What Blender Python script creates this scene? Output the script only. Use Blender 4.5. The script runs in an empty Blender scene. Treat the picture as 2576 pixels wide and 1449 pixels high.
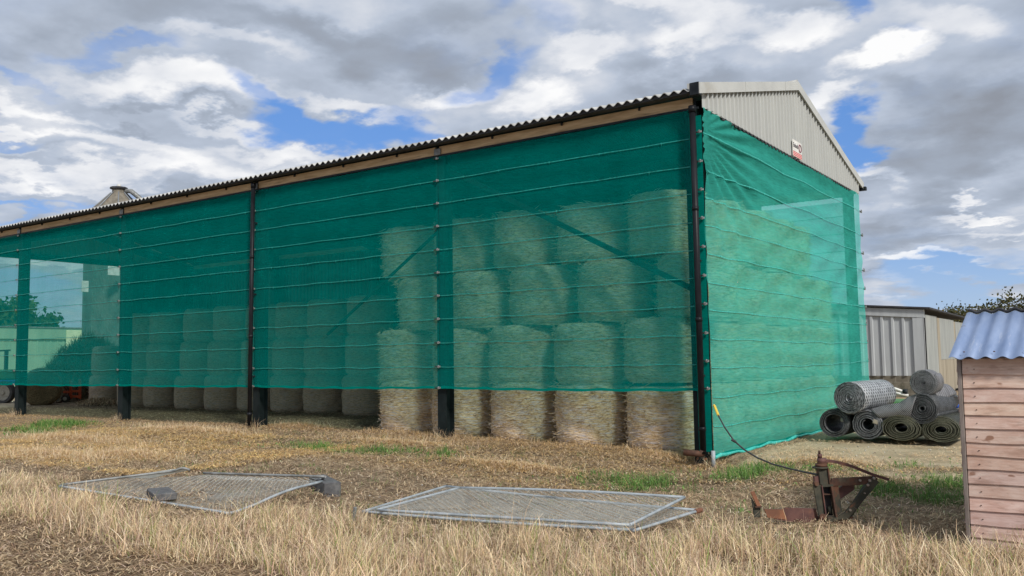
import bpy, math, random
import numpy as np
from mathutils import Vector, Matrix
S = bpy.context.scene
R = math.radians
random.seed(7); rng = np.random.default_rng(7)

# ------------------------------------------------------------------ camera
CAM = np.array([5.7599, -13.8344, 1.5474]); YAW, PIT, ROL, FPX = -0.6110, 0.0796, -0.0154, 2227.19
_f = np.array([math.cos(PIT)*math.sin(YAW), math.cos(PIT)*math.cos(YAW), math.sin(PIT)])
_r = np.array([math.cos(YAW), -math.sin(YAW), 0.0]); _u = np.cross(_r, _f)
_c, _s = math.cos(ROL), math.sin(ROL)
_r, _u = _c*_r+_s*_u, -_s*_r+_c*_u
cd = bpy.data.cameras.new('camera'); cam = bpy.data.objects.new('camera', cd); S.collection.objects.link(cam)
cd.sensor_width = 36; cd.lens = FPX/2576*36; cd.clip_end = 5000; cd.clip_start = 0.05
M = Matrix([[_r[i], _u[i], -_f[i], CAM[i]] for i in range(3)]+[[0, 0, 0, 1]])
cam.matrix_world = M; S.camera = cam
def ray(x, y): return _f+_r*(x-1288)/FPX-_u*(y-724.5)/FPX
def at(x, y, z=None, Y=None, X=None):
    d = ray(x, y)
    t = (z-CAM[2])/d[2] if z is not None else (Y-CAM[1])/d[1] if Y is not None else (X-CAM[0])/d[0]
    return CAM+t*d

# ------------------------------------------------------------------ light and sky
SUN_EL, SUN_AZ = R(40), R(119)          # azimuth from +Y towards +X
sd = bpy.data.lights.new('sun', 'SUN'); so = bpy.data.objects.new('sun', sd); S.collection.objects.link(so)
sd.energy = 3.4; sd.angle = R(8); sd.color = (1, .95, .87)
sv = Vector((math.sin(SUN_AZ)*math.cos(SUN_EL), math.cos(SUN_AZ)*math.cos(SUN_EL), math.sin(SUN_EL)))
so.rotation_euler = sv.to_track_quat('Z', 'Y').to_euler()
S.view_settings.view_transform = 'Standard'; S.view_settings.look = 'None'
S.view_settings.exposure = 0.08; S.view_settings.gamma = 1
S.render.engine = 'CYCLES'
S.cycles.transparent_max_bounces = 24; S.cycles.max_bounces = 8

W = bpy.data.worlds.new('World'); S.world = W; W.use_nodes = True
nt = W.node_tree; nt.nodes.clear()
class G:
    """tiny node graph helper"""
    def __init__(s, tree): s.t = tree
    def n(s, kind, **kw):
        o = s.t.nodes.new(kind)
        for k, v in kw.items():
            if k.startswith('i_'): o.inputs[k[2:].replace('_', ' ')].default_value = v
            else: setattr(o, k, v)
        return o
    def link(s, a, b): s.t.links.new(a, b)
    def val(s, o, i, v):
        if isinstance(v, (int, float)): o.inputs[i].default_value = v
        elif isinstance(v, (tuple, list)): o.inputs[i].default_value = v
        else: s.link(v, o.inputs[i])
    def m(s, op, a, b=0.0, c=None, clamp=False):
        o = s.n('ShaderNodeMath', operation=op); o.use_clamp = clamp
        s.val(o, 0, a); s.val(o, 1, b)
        if c is not None: s.val(o, 2, c)
        return o.outputs[0]
    def vm(s, op, a, b=(0, 0, 0), out=0):
        o = s.n('ShaderNodeVectorMath', operation=op); s.val(o, 0, a); s.val(o, 1, b)
        return o.outputs[out]
    def scale(s, a, k):
        o = s.n('ShaderNodeVectorMath', operation='SCALE'); s.val(o, 0, a); s.val(o, 'Scale', k); return o.outputs[0]
    def noise(s, vec, scale, detail=4, rough=.55, dist=0.0, out='Fac', lac=2.0):
        o = s.n('ShaderNodeTexNoise'); o.inputs['Scale'].default_value = scale; o.inputs['Detail'].default_value = detail
        o.inputs['Roughness'].default_value = rough; o.inputs['Distortion'].default_value = dist
        o.inputs['Lacunarity'].default_value = lac
        if vec is not None: s.link(vec, o.inputs['Vector'])
        return o.outputs[out]
    def ramp(s, fac, stops, interp='LINEAR'):
        o = s.n('ShaderNodeValToRGB'); s.link(fac, o.inputs[0]); r = o.color_ramp; r.interpolation = interp
        while len(r.elements) < len(stops): r.elements.new(.5)
        for e, (p, c) in zip(r.elements, stops):
            e.position = p; e.color = (c, c, c, 1) if isinstance(c, (int, float)) else (*c, 1)
        return o.outputs[0]
    def mix(s, f, a, b, blend='MIX'):
        o = s.n('ShaderNodeMix', data_type='RGBA', blend_type=blend)
        s.val(o, 0, f); 
        for i, v in ((6, a), (7, b)):
            if isinstance(v, tuple): v = (*v[:3], 1)
            s.val(o, i, v)
        return o.outputs[2]
    def mapr(s, v, a, b, c=0.0, d=1.0, smooth=True):
        o = s.n('ShaderNodeMapRange'); o.interpolation_type = 'SMOOTHSTEP' if smooth else 'LINEAR'
        s.val(o, 0, v); s.val(o, 1, a); s.val(o, 2, b); s.val(o, 3, c); s.val(o, 4, d); return o.outputs[0]
def nrm(v): v = np.array(v); return v/np.linalg.norm(v)
g = G(nt)
sky = g.n('ShaderNodeTexSky', sky_type='NISHITA'); sky.sun_disc = False; sky.sun_elevation = SUN_EL; sky.sun_rotation = SUN_AZ
sky.air_density = 1.0; sky.dust_density = .4; sky.ozone_density = 2.5
tc = g.n('ShaderNodeTexCoord'); D = tc.outputs['Generated']
sep = g.n('ShaderNodeSeparateXYZ'); g.link(D, sep.inputs[0])
zz = g.m('ADD', g.m('MAXIMUM', sep.outputs[2], 0.0), 0.22)
pl = g.n('ShaderNodeCombineXYZ'); g.link(g.m('DIVIDE', sep.outputs[0], zz), pl.inputs[0]); g.link(g.m('DIVIDE', sep.outputs[1], zz), pl.inputs[1])
P = pl.outputs[0]
# ragged direction: the clouds' edges wander
wv = g.vm('SUBTRACT', g.noise(P, 2.6, 6, .55, out='Color'), (.5, .5, .5))
Dw = g.vm('ADD', D, g.scale(wv, .21))
wv2 = g.vm('SUBTRACT', g.noise(P, 2.6, 6, .6, out='Color'), (.5, .5, .5))
Dw2 = g.vm('ADD', D, g.scale(wv2, .16))
def blob(px, py, rx, ry, rot=0.0, vec=None, soft=.75):
    """soft ellipse round a direction of the sky, radii in view pixels; 1 at the middle, 0 at the rim"""
    c = nrm(ray(px, py)); a = nrm(_r*math.cos(rot)-_u*math.sin(rot)); b = nrm(_r*math.sin(rot)+_u*math.cos(rot))
    a = nrm(a-c*np.dot(a, c)); b = nrm(b-c*np.dot(b, c)-a*np.dot(b, a))
    V = vec or Dw
    w = g.vm('DOT_PRODUCT', V, tuple(c), 1); u = g.vm('DOT_PRODUCT', V, tuple(a), 1); v = g.vm('DOT_PRODUCT', V, tuple(b), 1)
    u = g.m('DIVIDE', g.m('DIVIDE', u, w), rx/FPX); v = g.m('DIVIDE', g.m('DIVIDE', v, w), ry/FPX)
    d = g.m('SQRT', g.m('ADD', g.m('MULTIPLY', u, u), g.m('MULTIPLY', v, v)))
    d = g.m('ADD', d, g.m('MULTIPLY', g.m('LESS_THAN', w, 0.0), 99.0))
    return g.mapr(d, 1.0, 1.0-soft, 0.0, 1.0)
def acc(lst, vec=None):
    o = None
    for (px, py, rx, ry, rot, k) in lst:
        b = g.m('MULTIPLY', blob(px, py, rx, ry, R(rot), vec), k)
        o = b if o is None else g.m('ADD', o, b)
    return o
gaps = [(900, 335, 300, 62, 8, .95), (700, 262, 200, 42, 15, .7), (1230, 200, 150, 50, -25, .55), (1290, 30, 110, 90, -40, .45),
        (330, 140, 190, 32, 8, .55), (90, 195, 120, 28, 15, .4), (60, 390, 120, 26, 5, .55), (30, 530, 90, 22, 0, .5), (2160, 385, 75, 100, 20, 1.2), (2130, 35, 70, 50, 20, .7),
        (260, 525, 200, 18, 0, .35), (2420, 720, 330, 75, 0, 1.0), (1410, 110, 80, 60, 0, .3), (1000, 290, 120, 40, 0, .35), (2450, 640, 260, 30, 0, .35),
        (100, 760, 300, 80, 0, .5), (2230, 120, 60, 20, 0, .3)]
gapv = acc(gaps)
broad = g.noise(P, 1.6, 5, .55); fine = g.noise(P, 5.5, 7, .58)
cov = g.m('SUBTRACT', g.m('ADD', .60, g.m('MULTIPLY', g.m('SUBTRACT', broad, .5), .7)), g.m('MULTIPLY', gapv, .62))
cov = g.m('ADD', cov, g.m('MULTIPLY', g.m('SUBTRACT', fine, .5), .30))
alpha = g.mapr(cov, .02, .60)
# light and dark masses
lights = [(450, 225, 330, 50, 5, .8), (110, 285, 190, 40, 15, .7), (350, 375, 280, 36, 10, .55), (420, 440, 460, 45, 3, .6), (880, 262, 180, 30, 15, .5), (760, 395, 260, 34, 0, .5),
          (1150, 235, 140, 50, -10, .8), (1350, 245, 120, 60, -20, .8), (1420, 60, 120, 60, 0, .35), (1750, 75, 170, 40, -15, .6), (2000, 70, 150, 50, 10, .8), (2190, 160, 150, 40, -25, 1.0), (1480, 150, 160, 45, -5, .6),
          (2080, 280, 110, 32, -20, .6), (2170, 460, 90, 36, 10, .8), (2320, 655, 170, 24, 5, .9), (2350, 725, 190, 22, 2, .9), (2450, 500, 130, 20, 0, .7), (2500, 560, 160, 18, 0, .4),
          (150, 640, 220, 18, 0, .5), (60, 460, 160, 34, 0, .6), (60, 350, 150, 20, 0, .5), (2400, 60, 180, 50, 0, .45), (1650, 20, 300, 26, 0, .4), (560, 110, 220, 26, 5, .3), (620, 330, 200, 26, 10, .4), (240, 480, 200, 20, 5, .4)]
darks = [(950, 130, 420, 80, 20, .5), (600, 50, 520, 50, 0, .3), (1750, 180, 240, 60, 5, .45), (2420, 370, 340, 120, -20, .55), (2500, 260, 200, 100, 0, .35), (1560, 310, 220, 50, 0, .35), (2250, 570, 300, 50, 0, .35),
         (520, 515, 320, 30, 0, .35), (280, 410, 200, 18, 5, .3), (230, 325, 220, 22, 8, .4), (2280, 240, 90, 50, 0, .25), (1150, 60, 220, 45, 0, .2), (130, 100, 260, 36, 0, .2), (2330, 690, 300, 10, 0, .35), (500, 290, 300, 16, 6, .25), (90, 420, 160, 14, 0, .3)]
lit = g.m('SUBTRACT', acc(lights, Dw2), acc(darks, Dw2))
mass = g.noise(P, 2.2, 4, .5); puff = g.noise(P, 9.0, 6, .55)
# self-shading of the cloud layer: thickness towards the sun against thickness here
off = g.vm('ADD', P, (.04, .075, 0)); sh = g.m('SUBTRACT', g.noise(P, 3.4, 5, .52), g.noise(off, 3.4, 5, .52))
br = g.m('ADD', g.m('ADD', .515, g.m('MULTIPLY', lit, .58)), g.m('ADD', g.m('MULTIPLY', g.m('SUBTRACT', mass, .5), .40), g.m('ADD', g.m('MULTIPLY', g.m('SUBTRACT', puff, .5), .16), g.m('MULTIPLY', sh, .9))))
br = g.m('SUBTRACT', br, g.m('MULTIPLY', g.mapr(cov, .5, .95), .06))
ccol = g.ramp(br, [(0.0, (.27, .295, .345)), (.30, (.345, .395, .48)), (.52, (.46, .52, .625)), (.76, (.69, .715, .77)), (1.0, (.93, .93, .935))])
ccol10 = g.scale(ccol, 10.0)
# thin veil near the horizon
hz = g.mapr(sep.outputs[2], .16, -.02)
skc = g.mix(.55, sky.outputs[0], (.85, 2.8, 8.0))
skc = g.mix(g.m('MULTIPLY', hz, .75), skc, (4.6, 5.8, 7.2))
fin = g.mix(alpha, skc, ccol10)
bg = g.n('ShaderNodeBackground'); g.link(fin, bg.inputs[0]); bg.inputs[1].default_value = .1
wo = g.n('ShaderNodeOutputWorld'); g.link(bg.outputs[0], wo.inputs[0])

# ------------------------------------------------------------------ materials
def lin(r, gg, b):
    return tuple(((c/255)/12.92 if c/255 <= .04045 else ((c/255+.055)/1.055)**2.4) for c in (r, gg, b))
def newmat(name):
    m = bpy.data.materials.new(name); m.use_nodes = True; t = m.node_tree; t.nodes.clear()
    gg = G(t); b = gg.n('ShaderNodeBsdfPrincipled'); o = gg.n('ShaderNodeOutputMaterial'); gg.link(b.outputs[0], o.inputs[0])
    return m, gg, b, o
def bump(gg, b, h, strength=.3, dist=.01):
    bp = gg.n('ShaderNodeBump'); bp.inputs['Strength'].default_value = strength; bp.inputs['Distance'].default_value = dist
    gg.link(h, bp.inputs['Height']); gg.link(bp.outputs[0], b.inputs['Normal'])
def obj_co(gg): return gg.n('ShaderNodeTexCoord').outputs['Object']
def mp(gg, v, sc):
    return gg.vm('MULTIPLY', v, sc)
def mottled(name, c1, c2, scale=3, rough=.6, metal=0.0, stretch=(1, 1, 1), detail=6, bmp=.2, bd=.005, c3=None, t3=(.62, .75), s3=None):
    m, gg, b, o = newmat(name); co = mp(gg, obj_co(gg), stretch)
    n = gg.noise(co, scale, detail, .62)
    col = gg.mix(gg.mapr(n, .33, .67), c1, c2)
    if c3:
        n3 = gg.noise(gg.vm('ADD', co, (7, 3, 5)), s3 or scale*.7, 6, .65); col = gg.mix(gg.mapr(n3, *t3), col, c3)
    gg.link(col, b.inputs['Base Color']); b.inputs['Roughness'].default_value = rough; b.inputs['Metallic'].default_value = metal
    if name in ('post_steel', 'pipe', 'black_steel'): b.inputs['Specular IOR Level'].default_value = .15
    if bmp: bump(gg, b, gg.noise(co, scale*6, 4, .6), bmp, bd)
    return m
MAT = {}
MAT['black_steel'] = mottled('black_steel', (.012, .015, .018), (.03, .034, .038), 4, .45, .2, bmp=.1)
MAT['post_steel'] = mottled('post_steel', (.007, .012, .013), (.014, .021, .022), 3, .55, .0, c3=(.05, .047, .04), t3=(.7, .8))
MAT['pipe'] = mottled('pipe', (.007, .008, .010), (.018, .019, .023), 5, .42, 0, stretch=(1, 1, .3), c3=(.045, .043, .045), t3=(.66, .8))
MAT['galv'] = mottled('galv', (.25, .285, .31), (.38, .42, .45), 6, .6, .1, bmp=.05)
MAT['galv_dull'] = mottled('galv_dull', (.15, .155, .15), (.28, .29, .29), 9, .55, .3, bmp=.05, c3=(.2, .14, .08), t3=(.68, .76))
MAT['wire'] = mottled('wire', (.54, .58, .58), (.72, .76, .75), 9, .5, .3, bmp=0)
MAT['timber'] = mottled('timber', (.40, .275, .145), (.60, .44, .26), 2.5, .8, 0, stretch=(.6, 3, 6), c3=(.09, .055, .03), t3=(.55, .8), bmp=.3)
MAT['roof_sheet'] = mottled('roof_sheet', (.30, .30, .29), (.52, .52, .50), 1.2, .85, 0, c3=(.2, .2, .19), t3=(.55, .8))
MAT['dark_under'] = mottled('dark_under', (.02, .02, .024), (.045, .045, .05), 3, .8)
MAT['verge'] = mottled('verge', (.43, .435, .415), (.50, .505, .48), 1.5, .5, 0, c3=(.40, .39, .35), t3=(.58, .75), bmp=.04)
MAT['concrete'] = mottled('concrete', (.26, .245, .22), (.40, .38, .35), 8, .9, bmp=.5)
MAT['rubber'] = mottled('rubber', (.035, .035, .035), (.09, .085, .08), 5, .85, bmp=.3)
MAT['rubber_block'] = mottled('rubber_block', (.07, .07, .075), (.14, .14, .14), 12, .7, bmp=.4, bd=.01)
MAT['rust'] = mottled('rust', (.055, .028, .02), (.125, .058, .034), 9, .8, .1, c3=(.10, .085, .06), t3=(.5, .7), bmp=.5, bd=.003)
MAT['rust_purple'] = mottled('rust_purple', (.08, .036, .034), (.135, .062, .052), 7, .7, .1, c3=(.22, .095, .05), t3=(.56, .72), bmp=.4, bd=.003)
MAT['rust_green'] = mottled('rust_green', (.030, .032, .024), (.068, .062, .042), 8, .75, .1, c3=(.15, .065, .035), t3=(.52, .68), bmp=.5, bd=.003)
MAT['rust_bright'] = mottled('rust_bright', (.26, .11, .055), (.15, .065, .038), 9, .8, .0, bmp=.4, bd=.003)
MAT['bolt'] = mottled('bolt', (.45, .42, .38), (.25, .2, .16), 30, .4, .6, bmp=0)
MAT['hose'] = mottled('hose', (.03, .03, .033), (.075, .07, .07), 20, .6)
MAT['yellow'] = mottled('yellow', (.75, .55, .06), (.6, .42, .05), 20, .6)
MAT['white_paint'] = mottled('white_paint', (.62, .61, .57), (.8, .79, .75), 6, .5)
MAT['blue_plastic'] = mottled('blue_plastic', (.02, .08, .42), (.03, .12, .5), 6, .5)
MAT['red_paint'] = mottled('red_paint', (.42, .05, .03), (.3, .04, .02), 6, .6)
MAT['orange_paint'] = mottled('orange_paint', (.62, .10, .03), (.45, .07, .02), 6, .6)
MAT['green_paint'] = mottled('green_paint', (.05, .16, .05), (.09, .24, .06), 6, .55)
MAT['rim'] = mottled('rim', (.45, .42, .34), (.32, .28, .22), 9, .6)
MAT['bark'] = mottled('bark', (.08, .06, .045), (.14, .11, .08), 9, .9, stretch=(1, 1, .3), bmp=.6)
MAT['buckle'] = mottled('buckle', (.5, .5, .48), (.3, .3, .3), 40, .35, .7, bmp=0)
MAT['strap_end'] = mottled('strap_end', (.02, .02, .02), (.04, .04, .04), 40, .7, bmp=0)
MAT['silo'] = mottled('silo', (.13, .115, .09), (.22, .195, .155), 2.0, .8, 0, stretch=(2, 2, .3), c3=(.16, .125, .09), t3=(.55, .7))
MAT['silo_pale'] = mottled('silo_pale', (.17, .185, .20), (.24, .255, .27), 2.0, .6)
MAT['green_wall'] = mottled('green_wall', (.22, .36, .25), (.31, .44, .31), .35, .7, stretch=(1, 1, .3), bmp=0)
MAT['pale_wall'] = mottled('pale_wall', (.62, .68, .42), (.7, .74, .5), 1, .7, bmp=0)
MAT['tarp'] = mottled('tarp', (.07, .10, .09), (.13, .17, .15), 1.5, .5, stretch=(1, 1, .4), bmp=.8, bd=.08)

def netmat(name, opac, dcol, tcol):
    """woven windbreak mesh: fine holes let part of the light through"""
    m, gg, b, o = newmat(name); gg.t.nodes.remove(b)
    co = obj_co(gg)
    weave = gg.noise(mp(gg, co, (2.0, 2.0, 46)), 1.6, 5, .62, dist=.3)
    cloth = gg.noise(mp(gg, co, (1.2, 1.2, .6)), 1.1, 5, .6)
    yarn = gg.noise(mp(gg, co, (26, 26, .8)), 1.0, 3, .6)
    fac = gg.m('ADD', opac, gg.m('ADD', gg.m('MULTIPLY', gg.m('SUBTRACT', weave, .5), .34), gg.m('ADD', gg.m('MULTIPLY', gg.m('SUBTRACT', cloth, .5), .22), gg.m('MULTIPLY', gg.m('SUBTRACT', yarn, .5), .10))))
    fac = gg.m('MINIMUM', gg.m('MAXIMUM', fac, .12), .92)
    lw = gg.n('ShaderNodeLayerWeight'); lw.inputs[0].default_value = .35
    fac = gg.m('MINIMUM', gg.m('ADD', fac, gg.m('MULTIPLY', lw.outputs[1], .14)), .95)
    var = gg.mapr(weave, .35, .65, .9, 1.1)
    d = gg.n('ShaderNodeBsdfDiffuse'); gg.link(gg.scale(gg.mix(0, dcol, dcol), var), d.inputs[0])
    t = gg.n('ShaderNodeBsdfTranslucent'); t.inputs[0].default_value = (*tcol, 1)
    a = gg.n('ShaderNodeAddShader'); gg.link(d.outputs[0], a.inputs[0]); gg.link(t.outputs[0], a.inputs[1])
    tr = gg.n('ShaderNodeBsdfTransparent'); tr.inputs[0].default_value = (.70, .94, .90, 1); mx = gg.n('ShaderNodeMixShader')
    gg.link(fac, mx.inputs[0]); gg.link(tr.outputs[0], mx.inputs[1]); gg.link(a.outputs[0], mx.inputs[2])
    gg.link(mx.outputs[0], o.inputs[0])
    return m
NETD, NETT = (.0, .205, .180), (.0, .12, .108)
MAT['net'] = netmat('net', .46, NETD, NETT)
MAT['net_gable_lit'] = netmat('net_gable_lit', .44, (.05, .41, .34), (.02, .28, .235))  # same netting in a brighter colour: stronger light on the gable painted in
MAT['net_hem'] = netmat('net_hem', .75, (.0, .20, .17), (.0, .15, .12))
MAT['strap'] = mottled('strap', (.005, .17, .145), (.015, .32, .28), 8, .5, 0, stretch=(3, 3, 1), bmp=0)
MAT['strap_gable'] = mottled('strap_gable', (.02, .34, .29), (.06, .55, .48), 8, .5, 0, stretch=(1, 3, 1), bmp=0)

def profile_mat(name, c1, c2, c3=None, axis=0, rough=.5, t3=(.6, .8)):
    m, gg, b, o = newmat(name); co = obj_co(gg)
    st = mp(gg, co, (3, 3, .35)); n = gg.noise(st, 1.5, 6, .6); col = gg.mix(gg.mapr(n, .3, .7), c1, c2)
    if c3: col = gg.mix(gg.m('MULTIPLY', gg.mapr(gg.noise(mp(gg, co, (6, 6, .8)), 1.3, 6, .7), *t3), .8), col, c3)
    spots = gg.noise(co, 14, 3, .5); col = gg.mix(gg.mapr(spots, .74, .8), col, (c1[0]*.4, c1[1]*.38, c1[2]*.35))
    gg.link(col, b.inputs['Base Color']); b.inputs['Roughness'].default_value = rough
    return m
MAT['cladding'] = profile_mat('cladding', (.42, .43, .415), (.47, .48, .46), (.33, .34, .325))
MAT['grey_clad'] = profile_mat('grey_clad', (.38, .40, .415), (.45, .475, .49), (.22, .225, .23))
MAT['dark_clad'] = profile_mat('dark_clad', (.035, .04, .042), (.055, .06, .062))
MAT['pale_clad'] = profile_mat('pale_clad', (.27, .285, .28), (.35, .365, .35), (.27, .23, .175), rough=.7)
MAT['plank'] = profile_mat('plank', (.27, .235, .175), (.37, .325, .25), (.17, .12, .08), rough=.85)

def block_mat():
    m, gg, b, o = newmat('blockwork'); co = obj_co(gg)
    sp = gg.n('ShaderNodeSeparateXYZ'); gg.link(co, sp.inputs[0]); cb = gg.n('ShaderNodeCombineXYZ')
    gg.link(gg.m('ADD', sp.outputs[0], sp.outputs[1]), cb.inputs[0]); gg.link(sp.outputs[2], cb.inputs[1])
    br = gg.n('ShaderNodeTexBrick'); gg.link(cb.outputs[0], br.inputs['Vector'])
    for k, v in (('Scale', 1.0), ('Mortar Size', .012), ('Brick Width', .44), ('Row Height', .22)): br.inputs[k].default_value = v
    br.inputs['Color1'].default_value = (.13, .115, .09, 1); br.inputs['Color2'].default_value = (.20, .18, .14, 1); br.inputs['Mortar'].default_value = (.26, .24, .2, 1)
    n = gg.noise(co, 3, 6, .6); gg.link(gg.mix(gg.mapr(n, .4, .7), br.outputs[0], (.09, .085, .06)), b.inputs['Base Color']); b.inputs['Roughness'].default_value = .9
    return m
MAT['block'] = block_mat()

def bale_mat(name, a, b2, wrap, seed, mesh=0.0):
    m, gg, b, o = newmat(name); uv = gg.n('ShaderNodeUVMap'); uv.uv_map = 'UVMap'; co = gg.vm('ADD', uv.outputs[0], (seed, seed*2, 0))
    oi = gg.n('ShaderNodeObjectInfo'); rnd = gg.scale((1, 0, 0), 0) ; cx = gg.n('ShaderNodeCombineXYZ'); gg.link(gg.m('MULTIPLY', oi.outputs['Random'], 37.0), cx.inputs[0]); gg.link(gg.m('MULTIPLY', oi.outputs['Random'], 11.0), cx.inputs[1])
    co = gg.vm('ADD', co, cx.outputs[0])
    warp = gg.scale(gg.vm('SUBTRACT', gg.noise(co, 2.5, 3, .5, out='Color'), (.5, .5, .5)), .10); cw = gg.vm('ADD', co, warp)
    straw = gg.noise(mp(gg, cw, (8, 38, 1)), 1, 6, .72); big = gg.noise(mp(gg, co, (1.2, 2.5, 1)), 1.5, 4, .6)
    fl = gg.noise(mp(gg, cw, (14, 40, 1)), 1.7, 4, .7)
    col = gg.ramp(straw, [(.34, tuple(x*.45 for x in a)), (.45, a), (.54, b2), (.66, tuple(min(1, x*1.25) for x in b2))])
    net = gg.noise(mp(gg, cw, (2.4, 26, 1)), 1.4, 5, .66)
    col = gg.mix(gg.m('MULTIPLY', gg.mapr(net, .49, .57), gg.mapr(fl, .33, .55)), col, wrap)
    col = gg.mix(gg.mapr(big, .3, .7, 0, .35), col, tuple(x*.55 for x in a))
    if mesh:
        sp = gg.n('ShaderNodeSeparateXYZ'); gg.link(cw, sp.inputs[0])
        wx = gg.m('ABSOLUTE', gg.m('SINE', gg.m('MULTIPLY', sp.outputs[0], 60))); wy = gg.m('ABSOLUTE', gg.m('SINE', gg.m('MULTIPLY', sp.outputs[1], 90)))
        lines = gg.m('MAXIMUM', gg.mapr(wx, .82, .98), gg.mapr(wy, .75, .95)); col = gg.mix(gg.m('MULTIPLY', lines, mesh), col, wrap)
    gg.link(col, b.inputs['Base Color']); b.inputs['Roughness'].default_value = .9; b.inputs['Specular IOR Level'].default_value = .1
    bump(gg, b, straw, 1.0, .03)
    return m
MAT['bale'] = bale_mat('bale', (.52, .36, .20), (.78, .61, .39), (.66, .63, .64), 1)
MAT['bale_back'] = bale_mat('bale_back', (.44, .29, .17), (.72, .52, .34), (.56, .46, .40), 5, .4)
MAT['bale_hay'] = bale_mat('bale_hay', (.16, .11, .06), (.34, .25, .14), (.22, .17, .10), 9)

def attr_mat(name, rough=.8, trans=.25, attr='Col'):
    m, gg, b, o = newmat(name); at_ = gg.n('ShaderNodeAttribute'); at_.attribute_name = attr
    gg.link(at_.outputs[0], b.inputs['Base Color']); b.inputs['Roughness'].default_value = rough; b.inputs['Specular IOR Level'].default_value = .2
    if trans:
        t = gg.n('ShaderNodeBsdfTranslucent'); gg.link(at_.outputs[0], t.inputs[0]); mx = gg.n('ShaderNodeMixShader'); mx.inputs[0].default_value = trans
        gg.link(b.outputs[0], mx.inputs[1]); gg.link(t.outputs[0], mx.inputs[2]); gg.link(mx.outputs[0], o.inputs[0])
    return m
MAT['blade'] = attr_mat('blade'); MAT['leaf'] = attr_mat('leaf', .6, .35); MAT['attr_solid'] = attr_mat('attr_solid', .7, 0)

def rollmat(name, base, wire, k, cover=.5, hole=.0):
    m, gg, b, o = newmat(name); uv = gg.n('ShaderNodeUVMap'); uv.uv_map = 'UVMap'
    sp = gg.n('ShaderNodeSeparateXYZ'); gg.link(uv.outputs[0], sp.inputs[0])
    nz = gg.m('MULTIPLY', gg.m('SUBTRACT', gg.noise(uv.outputs[0], 3, 3, .6), .5), .8)
    p1 = gg.m('ADD', gg.m('MULTIPLY', gg.m('ADD', sp.outputs[0], sp.outputs[1]), k), nz); p2 = gg.m('ADD', gg.m('MULTIPLY', gg.m('SUBTRACT', sp.outputs[0], sp.outputs[1]), k), nz)
    s = gg.m('MAXIMUM', gg.m('ABSOLUTE', gg.m('SINE', p1)), gg.m('ABSOLUTE', gg.m('SINE', p2)))
    ln = gg.mapr(s, 1-cover, 1.0-cover+.12)
    col = gg.mix(ln, base, wire); n = gg.noise(uv.outputs[0], 6, 5, .6); col = gg.mix(gg.mapr(n, .45, .7, 0, .6), col, base)
    gg.link(col, b.inputs['Base Color']); b.inputs['Roughness'].default_value = .6; b.inputs['Metallic'].default_value = .1
    if hole:
        t = gg.n('ShaderNodeBsdfTransparent'); mx = gg.n('ShaderNodeMixShader'); gg.link(gg.m('MULTIPLY', gg.m('SUBTRACT', 1.0, ln), hole), mx.inputs[0])
        gg.link(b.outputs[0], mx.inputs[1]); gg.link(t.outputs[0], mx.inputs[2]); gg.link(mx.outputs[0], o.inputs[0])
    return m
MAT['roll_dark'] = rollmat('roll_dark', (.02, .022, .025), (.15, .16, .17), 70, .12, .55)
MAT['roll_olive'] = rollmat('roll_olive', (.016, .018, .015), (.105, .11, .08), 70, .12, .55)
MAT['roll_pale'] = rollmat('roll_pale', (.035, .037, .04), (.38, .40, .42), 26, .30)
MAT['roll_mid'] = rollmat('roll_mid', (.04, .04, .045), (.22, .22, .23), 90, .3, .3)

def board_mat():
    m, gg, b, o = newmat('shed_board'); at_ = gg.n('ShaderNodeAttribute'); at_.attribute_name = 'Col'; co = obj_co(gg)
    oi = gg.noise(mp(gg, co, (1, 1, 7.3)), .9, 1, .5)
    grain = gg.noise(mp(gg, co, (1.6, 1, 30)), 2.0, 7, .7, dist=.6); mott = gg.noise(mp(gg, co, (1.4, 1, 3.5)), 2.2, 6, .65)
    stain = gg.noise(mp(gg, co, (2.5, 1, 9)), 1.3, 6, .7); knots = gg.noise(mp(gg, co, (5, 1, 9)), 1.3, 2, .5)
    col = gg.mix(gg.mapr(mott, .35, .68), (.58, .385, .315), (.70, .53, .455))
    col = gg.mix(gg.mapr(grain, .42, .72, 0, .55), col, (.42, .23, .16))
    col = gg.mix(gg.mapr(stain, .52, .70, 0, .75), col, (.72, .58, .50))
    col = gg.mix(gg.mapr(knots, .66, .74, 0, .8), col, (.24, .10, .05))
    dk = gg.noise(mp(gg, co, (1.1, 1, 5)), 2.6, 6, .7); col = gg.mix(gg.mapr(dk, .50, .66, 0, .6), col, (.34, .21, .16))
    vo = gg.n('ShaderNodeVectorMath', operation='MULTIPLY'); gg.link(col, vo.inputs[0]); gg.link(at_.outputs[0], vo.inputs[1])
    gg.link(vo.outputs[0], b.inputs['Base Color']); b.inputs['Roughness'].default_value = .75; bump(gg, b, grain, .5, .006)
    return m
MAT['board'] = board_mat()
def blue_roof():
    m, gg, b, o = newmat('blue_sheet'); co = obj_co(gg)
    n = gg.noise(mp(gg, co, (5, .8, .8)), 1.4, 6, .65); col = gg.mix(gg.mapr(n, .3, .7), (.185, .26, .43), (.28, .36, .53))
    n2 = gg.noise(mp(gg, co, (9, 1, 1)), 1.3, 6, .7); col = gg.mix(gg.mapr(n2, .56, .72, 0, .7), col, (.45, .50, .60))
    n3 = gg.noise(co, 9, 4, .5); col = gg.mix(gg.mapr(n3, .70, .76), col, (.12, .10, .09))
    gg.link(col, b.inputs['Base Color']); b.inputs['Roughness'].default_value = .42; b.inputs['Metallic'].default_value = .25
    return m
MAT['blue_sheet'] = blue_roof()

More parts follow.
